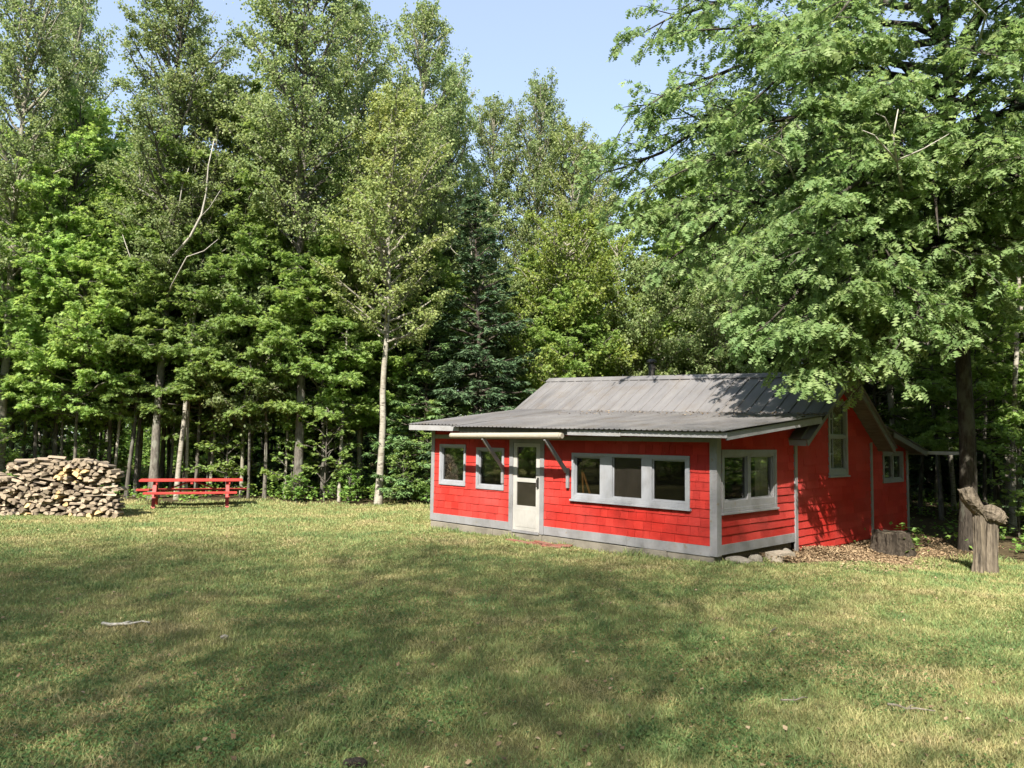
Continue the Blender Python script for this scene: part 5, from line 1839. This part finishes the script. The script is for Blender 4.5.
def far_woods():
    """the woods beyond, which read as one mass of stems and leaves"""
    rng = np.random.RandomState(31)
    n = 260
    y = 56 + 34 * rng.rand(n); x = (rng.rand(n) * 2 - 1) * (0.85 * y + 8)
    H = 9 + 4 * rng.rand(n)
    z = gz(x, y)
    u = np.linspace(0, 1, 5)
    T = np.stack([np.repeat(x[:, None], 5, 1), np.repeat(y[:, None], 5, 1), z[:, None] - .3 + H[:, None] * u], -1)
    V1, F1 = tubes(T, np.broadcast_to(.12 * (1 - u * .8), (n, 5)), 5)
    # and all round the clearing, outside the frame
    k = 420
    an = 2 * np.pi * rng.rand(k); rr = 25 + 30 * rng.rand(k)
    xr, yr = rr * np.cos(an), 8 + rr * np.sin(an)
    ok = (np.abs(xr) > .74 * yr + 5) & ~((np.abs(xr) < 24) & (yr > -19) & (yr < 20))
    x, y = np.r_[x, xr[ok]], np.r_[y, yr[ok]]; n = len(x)
    H = 9 + 4 * rng.rand(n); z = gz(x, y)
    T = np.stack([np.repeat(x[:, None], 5, 1), np.repeat(y[:, None], 5, 1), z[:, None] - .3 + H[:, None] * u], -1)
    V1, F1 = tubes(T, np.broadcast_to(.12 * (1 - u * .8), (n, 5)), 5)
    m = 460000
    t = rng.randint(0, n, m)
    h = np.where(rng.rand(m) < .3, .32 * rng.rand(m), rng.rand(m) ** .85)
    r = 3.2 * np.sin(np.pi * np.clip(h * .9 + .1, 0, 1)) ** .4 * np.sqrt(rng.rand(m))
    a = rng.rand(m) * 2 * np.pi
    P = np.stack([x[t] + r * np.cos(a), y[t] + r * np.sin(a), z[t] + .3 + h * H[t]], -1)
    # gather the leaves into sprays
    P = np.round(P / .7) * .7 + rng.randn(m, 3) * .24
    V2, F2 = leaf_mesh(P, rng.randn(m, 3) * np.array([1, 1, .5]), np.array([0, 0, 1.0]) + rng.randn(m, 3) * .6, .26 + .14 * rng.rand(m), DIAMOND)
    tri = np.concatenate([F1[:, [0, 1, 2]], F1[:, [0, 2, 3]]])
    V, F = join([(V1, tri), (V2, F2)])
    o = np_mesh('far_woods', V, F, [M['bark_grey'], M['maple']], midx=np.concatenate([np.zeros(len(tri)), np.ones(len(F2))]))
    tag(o, 'distant woods closing off every gap between the trees', 'woods', kind='stuff')


far_woods()


def undergrowth():
    """ferns, seedlings and weeds on the forest floor"""
    rng = np.random.RandomState(41)
    n = 5200
    y = 14 + 34 * rng.rand(n) ** 1.25; x = (rng.rand(n) * 2 - 1) * (0.8 * y + 3)
    k = (lawn_mask(x, y) < .35) & ~in_cabin(x, y, .5) & ~((x > 6.5) & (rng.rand(n) < .7)) & ~((x < -9.8) & (y < 21.4))
    x, y = x[k], y[k]; n = len(x)
    edge = np.interp(x, LAWN_EDGE_X, LAWN_EDGE_Y)
    hgt = (.16 + .32 * rng.rand(n)) * np.where(y - edge < 2.5, 1.25, .8)
    k = 15
    P = np.stack([x, y, gz(x, y)], -1)[:, None] + rng.randn(n, k, 3) * np.array([.16, .16, 0]) + np.stack([np.zeros((n, k)), np.zeros((n, k)), hgt[:, None] * (.25 + .75 * rng.rand(n, k))], -1)
    P = P.reshape(-1, 3)
    V, F = leaf_mesh(P, rng.randn(len(P), 3) * np.array([1, 1, .35]), np.array([0, 0, 1.0]) + rng.randn(len(P), 3) * .4, .07 + .08 * rng.rand(len(P)), DIAMOND)
    # seedlings and saplings crowding between the stems further in
    n = 2400
    y = 33 + 24 * rng.rand(n); x = (rng.rand(n) * 2 - 1) * (0.82 * y + 4)
    kk = ~in_cabin(x, y, 1.0)
    x, y = x[kk], y[kk]; n = len(x); k = 30
    hg = .4 + 2.0 * rng.rand(n) ** 1.5
    P = np.stack([x, y, gz(x, y)], -1)[:, None] + rng.randn(n, k, 3) * np.array([.28, .28, 0]) + np.stack([np.zeros((n, k)), np.zeros((n, k)), hg[:, None] * (.12 + .88 * rng.rand(n, k))], -1)
    P = P.reshape(-1, 3)
    V2, F2 = leaf_mesh(P, rng.randn(len(P), 3) * np.array([1, 1, .35]), np.array([0, 0, 1.0]) + rng.randn(len(P), 3) * .4, .09 + .09 * rng.rand(len(P)), DIAMOND)
    V, F = join([(V, F), (V2, F2)])
    o = np_mesh('undergrowth', V, F, M['shrub'])
    tag(o, 'low green ferns and seedlings on the forest floor', 'undergrowth', kind='stuff')


undergrowth()


# --- the trees behind the viewer, whose shade lies over the near lawn
SH = aspen(701, 16.5, 3.6, .36, 'bark_grey', 'aspen', .08, 1, 'shade_tree', n2=4, jit=1.2, thin=.3)
for i, (x, y, s, sz) in enumerate([(-3.2, -7.4, 1.12, 1.42), (-7.8, -7.0, 1.12, 1.40), (-12.3, -7.2, 1.15, 1.38), (-17.0, -7.6, 1.2, 1.36), (-22, -8, 1.25, 1.36), (-6.2, -9.6, 1.0, 1.4), (-12.6, -10.2, 1.05, 1.4)]):
    o = SH if i == 0 else copy_tree(SH)
    place(o, 0, y, i * 1.3, s, sz, 'tall tree behind the viewer whose shade covers the near lawn', 'tree', 'trees shading the near lawn', x=x)

# --- woods closing the clearing just outside the frame on both sides (they shade the gable end)
for i, (x, y) in enumerate([(13.5, 9.0), (15.5, 5.5), (13.6, 1.0), (17.0, 11.5), (18.5, 3.0), (-21.5, 15.0), (-20.5, 19.0), (-24.0, 11.0), (11.5, -3.5), (15.5, -3.0),
                            (9.5, -9.5), (5.5, -15.5), (0.5, -16.0), (-4.5, -16.5), (-9.0, -16.0), (-13.5, -16.5), (-18.0, -15.5), (-26.0, -9.0), (-25.5, 0.5), (-25.0, 6.0), (12.5, -8.5), (16.0, 14.0), (19.0, 8.0)]):
    p = [MA[1], AS[1], MA[0]][i % 3]
    o = copy_tree(p)
    place(o, 0, y, i * 2.1, 1.1, 1.05, 'tree of the surrounding woods just outside the frame', 'tree', 'trees just outside the frame', x=x)
